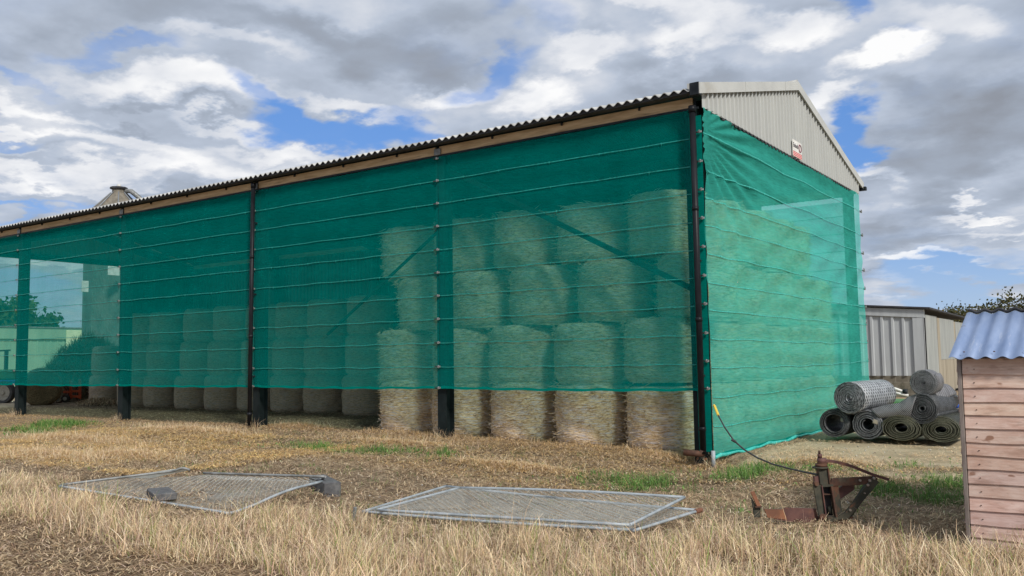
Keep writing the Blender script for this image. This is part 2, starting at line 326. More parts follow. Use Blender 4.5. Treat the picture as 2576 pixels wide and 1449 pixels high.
# ------------------------------------------------------------------ mesh building
class MB:
    def __init__(s): s.v = []; s.f = []; s.uv = None; s.sm = []
    def add(s, vs, fs, smooth=False):
        o = len(s.v); s.v += [tuple(map(float, v)) for v in vs]; s.f += [tuple(i+o for i in f) for f in fs]; s.sm += [smooth]*len(fs); return s
    def box(s, c, d, rot=None, bev=0.0):
        x, y, z = d[0]/2, d[1]/2, d[2]/2; e = min(bev, x*.9, y*.9, z*.9)
        if e:
            vs = []; 
            for sx in (-1, 1):
                for sy in (-1, 1):
                    for sz in (-1, 1):
                        vs += [(sx*x, sy*(y-e), sz*(z-e)), (sx*(x-e), sy*y, sz*(z-e)), (sx*(x-e), sy*(y-e), sz*z)]
            I = lambda sx, sy, sz, k: ((sx > 0)*4+(sy > 0)*2+(sz > 0))*3+k
            fs = []
            for q in (-1, 1):
                fs += [[I(q, -1, -1, 0), I(q, 1, -1, 0), I(q, 1, 1, 0), I(q, -1, 1, 0)], [I(-1, q, -1, 1), I(1, q, -1, 1), I(1, q, 1, 1), I(-1, q, 1, 1)], [I(-1, -1, q, 2), I(1, -1, q, 2), I(1, 1, q, 2), I(-1, 1, q, 2)]]
            for a in (-1, 1):
                for b in (-1, 1):
                    fs += [[I(a, b, -1, 0), I(a, b, 1, 0), I(a, b, 1, 1), I(a, b, -1, 1)], [I(a, -1, b, 0), I(a, 1, b, 0), I(a, 1, b, 2), I(a, -1, b, 2)], [I(-1, a, b, 1), I(1, a, b, 1), I(1, a, b, 2), I(-1, a, b, 2)]]
                    for cc in (-1, 1): fs += [[I(a, b, cc, 0), I(a, b, cc, 1), I(a, b, cc, 2)]]
        else:
            vs = [(a*x, b*y, cc*z) for a in (-1, 1) for b in (-1, 1) for cc in (-1, 1)]
            fs = [(0, 1, 3, 2), (4, 6, 7, 5), (0, 4, 5, 1), (2, 3, 7, 6), (0, 2, 6, 4), (1, 5, 7, 3)]
        if rot is not None: vs = [rot @ Vector(v) for v in vs]
        return s.add([(v[0]+c[0], v[1]+c[1], v[2]+c[2]) for v in vs], fs)
    def beam(s, a, b, w, h, up=(0, 0, 1), bev=0.0):
        a = Vector(a); b = Vector(b); d = b-a; L = d.length; d.normalize(); u = Vector(up); x = d.cross(u)
        if x.length < 1e-4: x = d.cross(Vector((1, 0, 0)))
        x.normalize(); z = x.cross(d); Rm = Matrix((x, d, z)).transposed()
        return s.box((a+b)/2, (w, L, h), Rm, bev)
    def tube(s, pts, r, n=8, caps=True, smooth=True):
        pts = [Vector(p) for p in pts]; rr = r if isinstance(r, (list, tuple)) else [r]*len(pts); vs = []; fs = []
        d0 = (pts[1]-pts[0]).normalized(); x = d0.orthogonal().normalized()
        for i, p in enumerate(pts):
            d = (pts[min(i+1, len(pts)-1)]-pts[max(i-1, 0)]).normalized(); x = (x-d*x.dot(d)).normalized(); y = d.cross(x)
            for k in range(n):
                a = 2*math.pi*k/n; vs.append(p+(x*math.cos(a)+y*math.sin(a))*rr[i])
        for i in range(len(pts)-1):
            for k in range(n): fs.append((i*n+k, i*n+(k+1) % n, (i+1)*n+(k+1) % n, (i+1)*n+k))
        s.add(vs, fs, smooth)
        if caps: o = len(s.v)-len(vs); s.f += [tuple(o+k for k in range(n))[::-1], tuple(o+(len(pts)-1)*n+k for k in range(n))]; s.sm += [False, False]
        return s
    def prism(s, poly, a, b):
        """poly: list of 2D (x,z); extruded from y=a to y=b"""
        n = len(poly); vs = [(x, a, z) for x, z in poly]+[(x, b, z) for x, z in poly]
        return s.add(vs, [tuple(range(n))[::-1], tuple(range(n, 2*n))]+[(i, (i+1) % n, n+(i+1) % n, n+i) for i in range(n)])
    def grid(s, fn, nu, nv, smooth=True, closed=False):
        vs = [fn(i/nu, j/nv) for j in range(nv+1) for i in range(nu+1)]
        return s.add(vs, [(j*(nu+1)+i, j*(nu+1)+i+1, (j+1)*(nu+1)+i+1, (j+1)*(nu+1)+i) for j in range(nv) for i in range(nu)], smooth)
    def build(s, name, mat, parent=None, loc=None, uvf=None):
        me = bpy.data.meshes.new(name); me.from_pydata(s.v, [], s.f); me.update()
        me.polygons.foreach_set('use_smooth', s.sm)
        if uvf:
            ul = me.uv_layers.new(name='UVMap'); li = np.empty(len(me.loops), int); me.loops.foreach_get('vertex_index', li)
            uvs = np.array(uvf, float)[li]; ul.data.foreach_set('uv', uvs.ravel())
        me.materials.append(MAT[mat] if isinstance(mat, str) else mat)
        return mkobj(name, me, parent, loc)
def mkobj(name, me, parent=None, loc=None):
    o = bpy.data.objects.new(name, me); S.collection.objects.link(o)
    if loc is not None:       # mesh given in world coordinates: bring it to its origin
        me.transform(Matrix.Translation(-Vector(loc)))
        if parent is None: o.location = loc
    if parent: o.parent = parent
    return o
def tag(o, label=None, cat=None, group=None, kind=None):
    if label: o['label'] = label
    if cat: o['category'] = cat
    if group: o['group'] = group
    if kind: o['kind'] = kind
    return o
def thing(name, label, cat, loc=(0, 0, 0), rz=0, group=None):
    o = bpy.data.objects.new(name, None); S.collection.objects.link(o); o.location = loc; o.rotation_euler = (0, 0, rz); o.empty_display_size = .2
    return tag(o, label, cat, group)
def dup(root, loc, rz, label=None, group=None):
    r = root.copy(); S.collection.objects.link(r); r.location = loc; r.rotation_euler = (0, 0, rz)
    if label: r['label'] = label
    if group: r['group'] = group
    for ch in list(root.children):
        c = ch.copy(); S.collection.objects.link(c); c.parent = r
        for q in ch.children:
            e = q.copy(); S.collection.objects.link(e); e.parent = c
    return r
def bigmesh(name, V, F4, cols=None, mat='blade', smooth=False):
    """numpy arrays -> mesh; F4 quads"""
    me = bpy.data.meshes.new(name); nv, nf = len(V), len(F4); k = F4.shape[1]
    me.vertices.add(nv); me.vertices.foreach_set('co', V.astype(np.float32).ravel())
    me.loops.add(nf*k); me.loops.foreach_set('vertex_index', F4.astype(np.int32).ravel())
    me.polygons.add(nf); me.polygons.foreach_set('loop_start', np.arange(0, nf*k, k, dtype=np.int32)); me.polygons.foreach_set('loop_total', np.full(nf, k, dtype=np.int32))
    me.polygons.foreach_set('use_smooth', np.full(nf, smooth))
    if cols is not None:
        ca = me.color_attributes.new('Col', 'FLOAT_COLOR', 'POINT'); ca.data.foreach_set('color', np.c_[cols, np.ones(nv)].astype(np.float32).ravel())
    me.update(calc_edges=True); me.materials.append(MAT[mat]); return me

# ------------------------------------------------------------------ ground
def ss(a, b, x): t = np.clip((x-a)/(b-a), 0, 1); return t*t*(3-2*t)
_tab = rng.random((256, 256))
def vnoise(x, y):
    xi = np.floor(x).astype(int); yi = np.floor(y).astype(int); fx = x-xi; fy = y-yi; fx = fx*fx*(3-2*fx); fy = fy*fy*(3-2*fy)
    a = _tab[xi & 255, yi & 255]; b = _tab[(xi+1) & 255, yi & 255]; c = _tab[xi & 255, (yi+1) & 255]; d = _tab[(xi+1) & 255, (yi+1) & 255]
    return (a*(1-fx)+b*fx)*(1-fy)+(c*(1-fx)+d*fx)*fy
def fbm(x, y, o=4):
    r = 0; a = .5
    for i in range(o): r = r+a*vnoise(x*2**i+17*i, y*2**i+31*i); a *= .5
    return r/(1-.5**o)
def ground(x, y):
    x = np.asarray(x, float); y = np.asarray(y, float)
    front = -.08-.22*ss(-6, 0, x); back = -.14*ss(-8, 0, x)
    t = ss(-4.2, .2, y); h = front*(1-t)+back*t
    h = h-.17*np.exp(-((x-.0)**2/.9+(y+.35)**2/1.1))
    h = h+.05*np.exp(-((x+12)**2/9+(y+2.2)**2/.6))
    near = np.exp(-((x+4)**2+(y+2)**2)/500)
    h = h+near*(.07*(fbm(x*.7, y*.9, 3)-.5)+.035*(fbm(x*4, y*5, 3)-.5))*(1-.6*ss(.3, 1.5, y)*ss(.2, 1, x+.3))
    return h
def gz(x, y): return float(ground(x, y))
def axis(lo, hi, c0, c1, fine, coarse):
    out = [c0]; s = fine
    while out[-1] < hi:
        s = fine if out[-1] < c1 else min(s*1.25, coarse); out.append(out[-1]+s)
    left = []; x = c0; s = fine
    while x > lo: s = min(s*1.25, coarse); x -= s; left.append(x)
    return np.array(left[::-1]+out)
xs = axis(-1500, 1500, -14, 6, .05, 120); ys = axis(-60, 2500, -10.5, 3, .05, 120)
X, Y = np.meshgrid(xs, ys); Z = ground(X, Y)
fine_ = (fbm(X*9, Y*9, 3)-.5)*.05+(fbm(X*22, Y*22, 2)-.5)*.02
fade = ss(-16, -12, X)*(1-ss(4, 9, X))*ss(-13, -11, Y)*(1-ss(2.5, 4, Y)); yard = ss(.1, .6, X)*ss(-1.2, -.2, Y+.25*(fbm(X*1.5, Y*1.5, 3)-.5)*4)
far_yard = ss(3.0, 6, Y-0*X)*ss(-1, 1, X)
Z = Z+fine_*fade*(1-.75*yard)
V = np.c_[X.ravel(), Y.ravel(), Z.ravel()]; nx, ny = len(xs), len(ys)
idx = np.arange(nx*ny).reshape(ny, nx); F = np.stack([idx[:-1, :-1], idx[:-1, 1:], idx[1:, 1:], idx[1:, :-1]], -1).reshape(-1, 4)
# zone weights: R straw cover, G green growth, B bare pale yard
def inpoly(x, y, poly):
    r = np.zeros(len(x), bool); n = len(poly)
    for i in range(n):
        x1, y1 = poly[i]; x2, y2 = poly[(i+1) % n]
        c = ((y1 > y) != (y2 > y)) & (x < (x2-x1)*(y-y1)/(y2-y1+1e-12)+x1); r ^= c
    return r
tallpoly_px = [(-160, 1195), (140, 1215), (175, 1275), (330, 1305), (450, 1320), (590, 1325), (640, 1310), (880, 1320), (960, 1345), (1250, 1358), (1600, 1362), (1900, 1385), (2150, 1390), (2400, 1400), (2760, 1412), (2760, 1700), (760, 1700), (720, 1500), (640, 1450), (450, 1410), (300, 1385), (150, 1345), (0, 1320), (-160, 1315)]
def gpx(px, py):      # pixel on the sloping ground
    z = -.2
    for _ in range(6): q = at(px, py, z=z); z = gz(q[0], q[1])
    return q[0], q[1]
def gblob(x, y, cx, cy, rx, ry): return np.exp(-(((x-cx)/rx)**2+((y-cy)/ry)**2))
def pxw(px, py, z=-.2): q = at(px, py, z=z); return q[0], q[1]
GREENS = [(1600, 1205, 1.0, .4, .6, -.2), (1900, 1190, .7, .4, .8, -.25), (2000, 1225, .6, .4, .7, -.25), (1750, 1235, .7, .3, .5, -.28), (2350, 1265, .5, .4, .8, -.28), (2270, 1205, .5, .35, .7, -.25), (900, 1140, 1.4, .35, .45, -.1), (60, 1082, 1.2, .6, .7, 0.0), (150, 1068, .8, .5, 1.2, 0.0), (125, 1075, .9, .8, 1.0, 0.0), (790, 1135, 1.3, .5, .5, -.1), (1100, 1150, .35, .6, .9, -.1), (1000, 1142, .5, .4, .4, -.1), (1500, 1215, 1.1, .35, .35, -.2), (1820, 1205, .75, .5, 1.0, -.25), (1760, 1195, .5, .3, .7, -.25), (1950, 1215, .5, .4, .9, -.25),
          (2300, 1235, .65, .55, 1.0, -.25), (2380, 1245, .5, .5, .8, -.25), (2330, 1185, .5, .4, .5, -.2), (2180, 1255, .4, .3, .6, -.25), (1650, 1225, .6, .3, .45, -.25), (2150, 1300, .12, .15, 1.0, -.3), (1260, 1170, .5, .3, .3, -.15), (520, 1120, .6, .3, .25, -.05), (2050, 1190, .6, .25, .5, -.2), (1820, 1280, .8, .3, .35, -.28)]
def greens(x, y):
    r = 0
    for (px, py, rx, ry, k, z) in GREENS:
        cx, cy = pxw(px, py, z); r = r+k*gblob(x, y, cx, cy, rx, ry)
    return np.clip(r*np.clip((fbm(x*2.1+9, y*2.6, 3)-.36)*5.5, .05, 1.5), 0, 1.25)
GR = greens(X, Y)
farf = np.maximum(ss(48, 60, Y), np.maximum(ss(70, 90, -X), ss(40, 60, X))); GR = np.maximum(GR, .8*farf)
straw = np.clip(.25+1.4*(fbm(X*.55+3, Y*.9+8, 4)-.35), 0, 1)
inside = ss(.1, .8, Y)*(1-ss(-.6, .2, X))*(1-ss(10, 11, Y))
straw = straw*(1-.35*inside)
tallz = inpoly(X.ravel(), Y.ravel(), [gpx(*q) for q in tallpoly_px]).reshape(X.shape) if True else 0
straw = np.where(tallz, straw*.45, straw)
lowleft = ss(-1.0, -2.2, X+.0*Y)*ss(-7.9, -8.4, Y); straw = np.clip(straw+.25*ss(-2.2, -.8, X)*ss(-8.6, -9.3, Y), 0, 1); yardw = np.maximum(yard*(1-.5*inside), far_yard)
yardw = np.maximum(yardw, (1-ss(-31, -29, X))*ss(-3, 2, Y)*.9)*(1-farf)
Zone = np.c_[straw.ravel(), np.clip(GR, 0, 1).ravel(), yardw.ravel()]
def ground_mat():
    m, gg, b, o = newmat('ground'); at_ = gg.n('ShaderNodeAttribute'); at_.attribute_name = 'Col'; sp = gg.n('ShaderNodeSeparateColor'); gg.link(at_.outputs[0], sp.inputs[0])
    co = obj_co(gg); n1 = gg.noise(co, 1.3, 8, .65); n2 = gg.noise(co, 16, 6, .7); n3 = gg.noise(mp(gg, co, (30, 60, 1)), 1.2, 5, .75); st = gg.noise(mp(gg, co, (3.5, 16, 1)), 1.6, 6, .72, dist=.5)
    dirt = gg.ramp(n2, [(.30, (.085, .058, .038)), (.48, (.24, .175, .115)), (.68, (.44, .35, .235))])
    strw = gg.ramp(st, [(.30, (.13, .09, .055)), (.45, (.32, .235, .145)), (.6, (.54, .42, .27)), (.8, (.74, .61, .41))])
    yd = gg.ramp(n3, [(.25, (.38, .30, .195)), (.5, (.56, .46, .31)), (.8, (.70, .60, .43))])
    yd = gg.mix(gg.mapr(n1, .42, .62, 0, .5), yd, (.34, .27, .175))
    gr = gg.ramp(n2, [(.3, (.035, .06, .015)), (.7, (.12, .17, .05))])
    ws = gg.mapr(gg.m('ADD', sp.outputs[0], gg.m('SUBTRACT', n1, .5)), .3, .75); col = gg.mix(ws, dirt, strw)
    col = gg.mix(gg.mapr(gg.m('ADD', sp.outputs[2], gg.m('MULTIPLY', gg.m('SUBTRACT', n2, .5), .6)), .3, .7), col, yd)
    col = gg.mix(gg.m('MULTIPLY', gg.mapr(gg.m('ADD', sp.outputs[1], gg.m('MULTIPLY', gg.m('SUBTRACT', n2, .5), .8)), .25, .8), .8), col, gr)
    vz = gg.n('ShaderNodeTexVoronoi'); vz.inputs['Scale'].default_value = 22; gg.link(co, vz.inputs['Vector'])
    peb = gg.m('MULTIPLY', gg.mapr(vz.outputs['Distance'], .16, .10), gg.mapr(n1, .5, .62)); col = gg.mix(gg.m('MULTIPLY', peb, .6), col, (.45, .42, .37))
    gg.link(col, b.inputs['Base Color']); b.inputs['Roughness'].default_value = .95; b.inputs['Specular IOR Level'].default_value = .1
    bump(gg, b, gg.m('ADD', n2, st), 1.0, .04); return m
MAT['ground'] = ground_mat()
tag(mkobj('ground', bigmesh('ground', V, F, Zone, 'ground', True)), 'brown earth and straw strewn farmyard ground', None, None, 'structure')

# ------------------------------------------------------------------ grass, straw
def blades(n, pos, h, w, cols, lean=.35, flat=False, segs=3, az0=None):
    """n blades as ribbons of quads; arrays: pos (n,3), h, w (n), cols (n,3)"""
    az = rng.random(n)*2*math.pi if az0 is None else az0; fz = rng.random(n)*2*math.pi
    ldir = np.c_[np.cos(az), np.sin(az)]; wdir = np.c_[np.cos(fz), np.sin(fz), np.zeros(n)] if not flat else np.c_[-np.sin(az), np.cos(az), np.zeros(n)]
    L = rng.random(n)*lean+.05; kink = (rng.random((n, segs+1))-.5)*.10
    Vs = np.zeros((n, segs+1, 2, 3)); C = np.zeros((n, segs+1, 2, 3))
    for k in range(segs+1):
        t = k/segs
        if flat:
            base = pos+np.c_[ldir*((t-.5)*h)[:, None], (.012+.03*L*math.sin(math.pi*t)+(rng.random(n)-.5)*.015)]
            base[:, :2] += np.c_[-ldir[:, 1], ldir[:, 0]]*(kink[:, k]*h*.8)[:, None]
            ww = w
        else:
            out = L*t**1.7*h; base = pos+np.c_[ldir*out[:, None], t*h*(1-.35*L*t)]
            base[:, 0] += kink[:, k]*h*t; base[:, 1] += kink[:, ::-1][:, k]*h*t; ww = w*(1-.75*t**1.5)
        Vs[:, k, 0] = base-wdir*(ww/2)[:, None]; Vs[:, k, 1] = base+wdir*(ww/2)[:, None]
        if flat: Vs[:, k, 0, 2] -= 0; 
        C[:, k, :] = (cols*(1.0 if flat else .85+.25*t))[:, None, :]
    b = (np.arange(n)*(segs+1)*2)[:, None, None]; k = np.arange(segs)[None, :, None]*2
    Fq = (b+k+np.array([0, 1, 3, 2])[None, None, :]).reshape(-1, 4)
    return Vs.reshape(-1, 3), Fq, C.reshape(-1, 3)
def pal(n, cs, jit=.12):
    cs = np.array(cs); c = cs[rng.integers(0, len(cs), n)]; return np.clip(c*(1+(rng.random((n, 1))-.5)*2*jit*1.5)+(rng.random((n, 3))-.5)*.02, .005, 1)
DRY = [(.78, .60, .38), (.70, .52, .32), (.84, .68, .45), (.58, .42, .27), (.74, .55, .42), (.48, .36, .24), (.70, .62, .38), (.86, .74, .54), (.38, .28, .19)]
GOLD = [(.68, .46, .20), (.74, .54, .26), (.58, .38, .17), (.62, .47, .28)]
BROWN = [(.40, .28, .17), (.54, .39, .24), (.28, .19, .12), (.62, .47, .31), (.20, .14, .09), (.72, .57, .38)]
GREEN = [(.09, .21, .04), (.14, .29, .06), (.07, .16, .03), (.20, .34, .09), (.17, .28, .10)]
tallpoly = [gpx(*q) for q in tallpoly_px]
def scatter(n, x0, x1, y0, y1): return rng.random(n)*(x1-x0)+x0, rng.random(n)*(y1-y0)+y0
x, y = scatter(250000, -13, 7, -11.5, -3.5); dcam = np.hypot(x-CAM[0], y-CAM[1])
jx = x+(fbm(x*2.5, y*2.5, 2)-.5)*.9; jy = y+(fbm(x*2.5+50, y*2.5, 2)-.5)*.9
k = inpoly(jx, jy, tallpoly) & (dcam > 2.2) & (fbm(x*2.6+4, y*2.6, 3)*1.25+rng.random(len(x))*.5 > .79) & ~((x > 4.34) & (x < 6.45) & (y > -4.5))
x, y = x[k], y[k]; n = len(x); print('tall', n)
h = (.10+.27*rng.random(n)**1.2)*(.45+1.05*fbm(x*1.6, y*1.6, 3)); h[x < -4.5] *= .72; tallr = rng.random(n) > .985; h[tallr] *= 1.5
c = pal(n, DRY+DRY+[(.40, .26, .20), (.50, .36, .30), (.30, .21, .13)], .18)*(.88+.45*fbm(x*2.2+40, y*2.2, 3))[:, None]; gm = rng.random(n) < .10; c[gm] = pal(gm.sum(), [(.24, .33, .09), (.40, .42, .14)])
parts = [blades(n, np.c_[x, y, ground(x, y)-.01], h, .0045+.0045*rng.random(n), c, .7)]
# stems lying and leaning between
x2, y2 = x[::4]+.03, y[::4]; n2 = len(x2); parts.append(blades(n2, np.c_[x2, y2, ground(x2, y2)+.02+.08*rng.random(n2)], .12+.2*rng.random(n2), .003+.003*rng.random(n2), pal(n2, DRY+BROWN), .8, True))
def joinparts(parts):
    Vv, Ff, Cc = [], [], []; o = 0
    for a, b, c in parts: Vv.append(a); Ff.append(b+o); Cc.append(c); o += len(a)
    return np.concatenate(Vv), np.concatenate(Ff), np.concatenate(Cc)
tag(mkobj('dry_grass', bigmesh('dry_grass', *joinparts(parts))), 'tall dry straw coloured grass across the foreground', 'grass', None, 'stuff')
# loose straw lying all over
def litter(n, x0, x1, y0, y1, dens, L, cols, wid=.005):
    x, y = scatter(n, x0, x1, y0, y1); k = rng.random(n) < dens(x, y); x, y = x[k], y[k]; m = len(x)
    return blades(m, np.c_[x, y, ground(x, y)+.004+.03*rng.random(m)**2], L*(.5+rng.random(m)), wid*(.6+.8*rng.random(m)), pal(m, cols), .9, True)
nog = lambda x, y: (1-ss(.0, .5, x)*ss(-1.3, -.3, y))*(1-.8*greens(x, y))
stripe = lambda x, y: np.clip((fbm(x*.55+3, y*.9+8, 4)-.28)*3.2, .40, 1)
DARKB = [(.16, .105, .065), (.22, .15, .095), (.12, .08, .05), (.30, .21, .13)]
parts = [litter(110000, -14, 7, -10.5, .6, lambda x, y: nog(x, y)*stripe(x, y)*.9, .15, BROWN+BROWN+DARKB+DRY, .007),
         litter(55000, -14, 7, -10.5, .6, lambda x, y: nog(x, y)*np.clip((fbm(x*1.3+90, y*1.9, 3)-.48)*7, 0, 1), .16, DARKB+BROWN, .008),
         litter(16000, .2, 7, -2.2, .4, lambda x, y: np.clip((fbm(x*1.1+20, y*2.5, 3)-.38)*5, 0, 1)*(1-.8*greens(x, y)), .12, DARKB+BROWN+GOLD[:2], .008),
         litter(12000, .2, 7, .0, 5, lambda x, y: np.clip((fbm(x*.9+60, y*2.5, 3)-.45)*4, 0, 1), .16, DRY[:4]+BROWN[1:2], .006),
         litter(36000, -26, 0, -3.4, .4, lambda x, y: stripe(x+5, y)*.8, .22, BROWN[:4]+GOLD+GOLD, .008),
         litter(22000, -28, -7.9, .3, 5, lambda x, y: .5+0*x, .25, BROWN, .009),
         litter(9000, -7.8, 0, -.6, .9, lambda x, y: .8+0*x, .2, BROWN+GOLD, .006),
         litter(34000, -15, -6, -6.4, -1.2, lambda x, y: np.clip((fbm(x*.8+30, y*.8, 3)-.36)*5, 0, 1), .22, GOLD+[(.90, .66, .28), (.85, .62, .30)], .010),
         litter(9000, -1, 7, -5, 4, lambda x, y: .12+.3*(y < -1), .10, BROWN, .004)]
# short tufts standing in the litter
x, y = scatter(30000, -18, 5, -7.5, .2); k = (rng.random(len(x)) < np.clip((fbm(x*1.1+70, y*1.4, 3)-.45)*4, 0, .8)*nog(x, y)); x, y = x[k], y[k]; n = len(x)
parts.append(blades(n, np.c_[x, y, ground(x, y)-.01], .04+.09*rng.random(n), .004+.003*rng.random(n), pal(n, DRY+BROWN), .9))
# paler straw mounds between the second and third post
for (px, py, rx, ry, m) in ((470, 1085, 1.7, .45, 5200), (200, 1110, 2.2, .5, 5200), (120, 1150, 1.5, .4, 4200), (330, 1150, 1.2, .3, 2600), (760, 1075, 1.0, .3, 1500), (1290, 1180, 1.0, .25, 1600), (1000, 1120, 1.2, .3, 1300), (2060, 1165, .8, .2, 500), (1700, 1150, .7, .3, 800)):
    cx, cy = gpx(px, py); xx = cx+rng.normal(0, rx*.6, m); yy = cy+rng.normal(0, ry*.6, m); kk = gblob(xx, yy, cx, cy, rx, ry); n = m
    zz_ = ground(xx, yy)+.10*kk*rng.random(m)
    parts.append(blades(n, np.c_[xx, yy, zz_], .16+.18*rng.random(n), .006+.004*rng.random(n), pal(n, GOLD+DRY[:3]), .9, True))
    q = rng.random(m) < .25; parts.append(blades(q.sum(), np.c_[xx[q], yy[q], ground(xx[q], yy[q])], .10+.14*rng.random(q.sum()), .006+.003*rng.random(q.sum()), pal(q.sum(), DRY), .9))
parts.append(litter(16000, -4.5, .5, -10.5, -7.8, lambda x, y: .8+0*x, .14, DRY[:5]+BROWN+DARKB, .006))
for i in range(6):
    xx = rng.normal(-i*5.73, .14, 70); yy = rng.normal(-.03, .07, 70); parts.append(blades(70, np.c_[xx, yy, ground(xx, yy)-.01], .10+.2*rng.random(70), .006+.003*rng.random(70), pal(70, DRY+BROWN), .8))
xx, yy = scatter(1500, -8, 0, .0, .38); parts.append(blades(1500, np.c_[xx, yy, ground(xx, yy)-.01], .08+.12*rng.random(1500), .006+.003*rng.random(1500), pal(1500, GOLD+BROWN), 1.1))
tag(mkobj('loose_straw', bigmesh('loose_straw', *joinparts(parts))), 'loose straw and stubble strewn over the ground round the barn', 'straw', None, 'stuff')
# green grass
x, y = scatter(260000, -28, 7, -7.5, 1.2); d = greens(x, y); k = (rng.random(len(x)) < d**1.4*.95) & ~((x > -8) & (x < 0) & (y > .1)); x, y, d = x[k], y[k], d[k]; n = len(x); print('green', n)
far = np.clip(np.hypot(x-CAM[0], y-CAM[1])/14, .8, 2)
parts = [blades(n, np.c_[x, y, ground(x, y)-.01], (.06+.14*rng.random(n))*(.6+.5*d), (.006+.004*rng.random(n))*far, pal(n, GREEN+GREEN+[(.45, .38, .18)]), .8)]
sx_, sy_ = scatter(26000, -16, 6.5, -6.5, .3); kk = (fbm(sx_*2.4+33, sy_*2.4+7, 3) > .60) & ((sx_ > .3) | (sy_ < -.3)) & ~((sx_ > 4.34) & (sy_ > -4.5)); sx_, sy_ = sx_[kk], sy_[kk]; m_ = len(sx_)
parts.append(blades(m_, np.c_[sx_, sy_, ground(sx_, sy_)-.005], .03+.07*rng.random(m_), .005+.004*rng.random(m_), pal(m_, GREEN+[(.28, .34, .12)]), .9))
x, y = x[::9], y[::9]; n = len(x); parts.append(blades(n, np.c_[x, y, ground(x, y)+.05], .03+.05*rng.random(n), .012+.01*rng.random(n), pal(n, [(.12, .22, .05), (.2, .32, .1)]), .9, True))
tag(mkobj('green_grass', bigmesh('green_grass', *joinparts(parts))), 'patches of fresh green grass and weeds', 'grass', None, 'stuff')
n = 2600; x, y = scatter(n*3, -12, 6.5, -9.5, 3.5); k = (fbm(x*1.3+11, y*1.3+5, 3)+rng.random(len(x))*.3 > .66) & ~((x < 0) & (y > .1)); x, y = x[k][:n], y[k][:n]; n = len(x)
r_ = .006+.016*rng.random(n)**2.5; oc = np.array([(1, 0, 0), (0, 1, 0), (-1, 0, 0), (0, -1, 0), (0, 0, .7), (0, 0, -.7)], float); Vp = np.c_[x, y, ground(x, y)+.012][:, None, :]+oc[None]*r_[:, None, None]*(.7+.6*rng.random((n, 6, 1)))
Fp = (np.arange(n)*6)[:, None, None]+np.array([(0, 1, 4), (1, 2, 4), (2, 3, 4), (3, 0, 4), (1, 0, 5), (2, 1, 5), (3, 2, 5), (0, 3, 5)])[None]
tag(mkobj('pebbles', bigmesh('pebbles', Vp.reshape(-1, 3), Fp.reshape(-1, 3), np.repeat(pal(n, [(.5, .47, .42), (.62, .60, .56), (.36, .32, .27), (.28, .22, .17)]), 6, 0), 'attr_solid')), 'small pale stones scattered over the bare earth', 'stones', None, 'stuff')
print('ground done')

# ------------------------------------------------------------------ the barn
BAY, BW, ZE, ZR, ZN, ZT = 5.73, 10.34, 5.93, 7.24, .977, 5.70
BL = 5*BAY
barn = thing('barn', 'long open hay barn with pale grey gable cladding and corrugated roof', 'barn', (0, 0, 0))
def slope_z(y): return ZE+(ZR-ZE)*(1-abs(y-BW/2)/(BW/2))
# posts: steel columns of H section, both sides
def hcol(x0, y0, z0, z1, w=.22, d=.26, t=.022):
    m = MB(); m.box((x0+w/2, y0+t/2, (z0+z1)/2), (w, t, z1-z0)); m.box((x0+w/2, y0+d-t/2, (z0+z1)/2), (w, t, z1-z0)); m.box((x0+w/2, y0+d/2, (z0+z1)/2), (t, d-2*t-.004, z1-z0)); return m
for i in range(6):
    xo = -i*BAY-.10 if i else -.31
    z0 = gz(xo, .1)-.3
    hcol(xo, .035, z0, 5.9).build('post', 'post_steel', barn)
    if i: hcol(xo, BW-.30, z0, 5.9).build('post', 'post_steel', barn)
    else: hcol(xo, BW-.30, z0, 5.9).build('post', 'post_steel', barn)
for i in range(6):
    xo = -i*BAY+.01 if i else -.2
    for sgn in (0, 1):
        a = (xo, .18 if not sgn else BW-.18, 5.72); b = (xo, BW/2, slope_z(BW/2)-.30)
        MB().beam(a, b, .12, .28).build('rafter', 'post_steel', barn)
# purlins under the sheets
for j in range(1, 6):
    for sgn in (0, 1):
        y = j*BW/12 if not sgn else BW-j*BW/12; MB().box((-BL/2, y, slope_z(y)-.13), (BL-.2, .07, .15)).build('purlin', 'post_steel', barn)
# long timber beam (eaves rail) and dark rail under it
def rail(y):
    m = MB(); 
    for i in range(5): m.box((-(i+.5)*BAY+(-.06 if i == 0 else 0), y, 5.83), (BAY-.16, .06, .17), bev=.006)
    return m
rail(.03).build('eaves_beam', 'timber', barn); rail(BW-.03).build('eaves_beam', 'timber', barn)
MB().box((-BL/2-.03, .0, 5.722), (BL, .03, .035)).build('lower_rail', 'black_steel', barn)
for i in range(1, 6): MB().box((-i*BAY+.0, -.03, 5.80), (.17, .03, .14), bev=.01).build('bracket', 'galv_dull', barn)
for i in range(5):
    for k in range(3): MB().tube([(-(i+.28*(k+.7))*BAY, -.02, 5.915), (-(i+.28*(k+.7))*BAY, -.03, 5.86)], .022, 6).build('bolt', 'black_steel', barn)
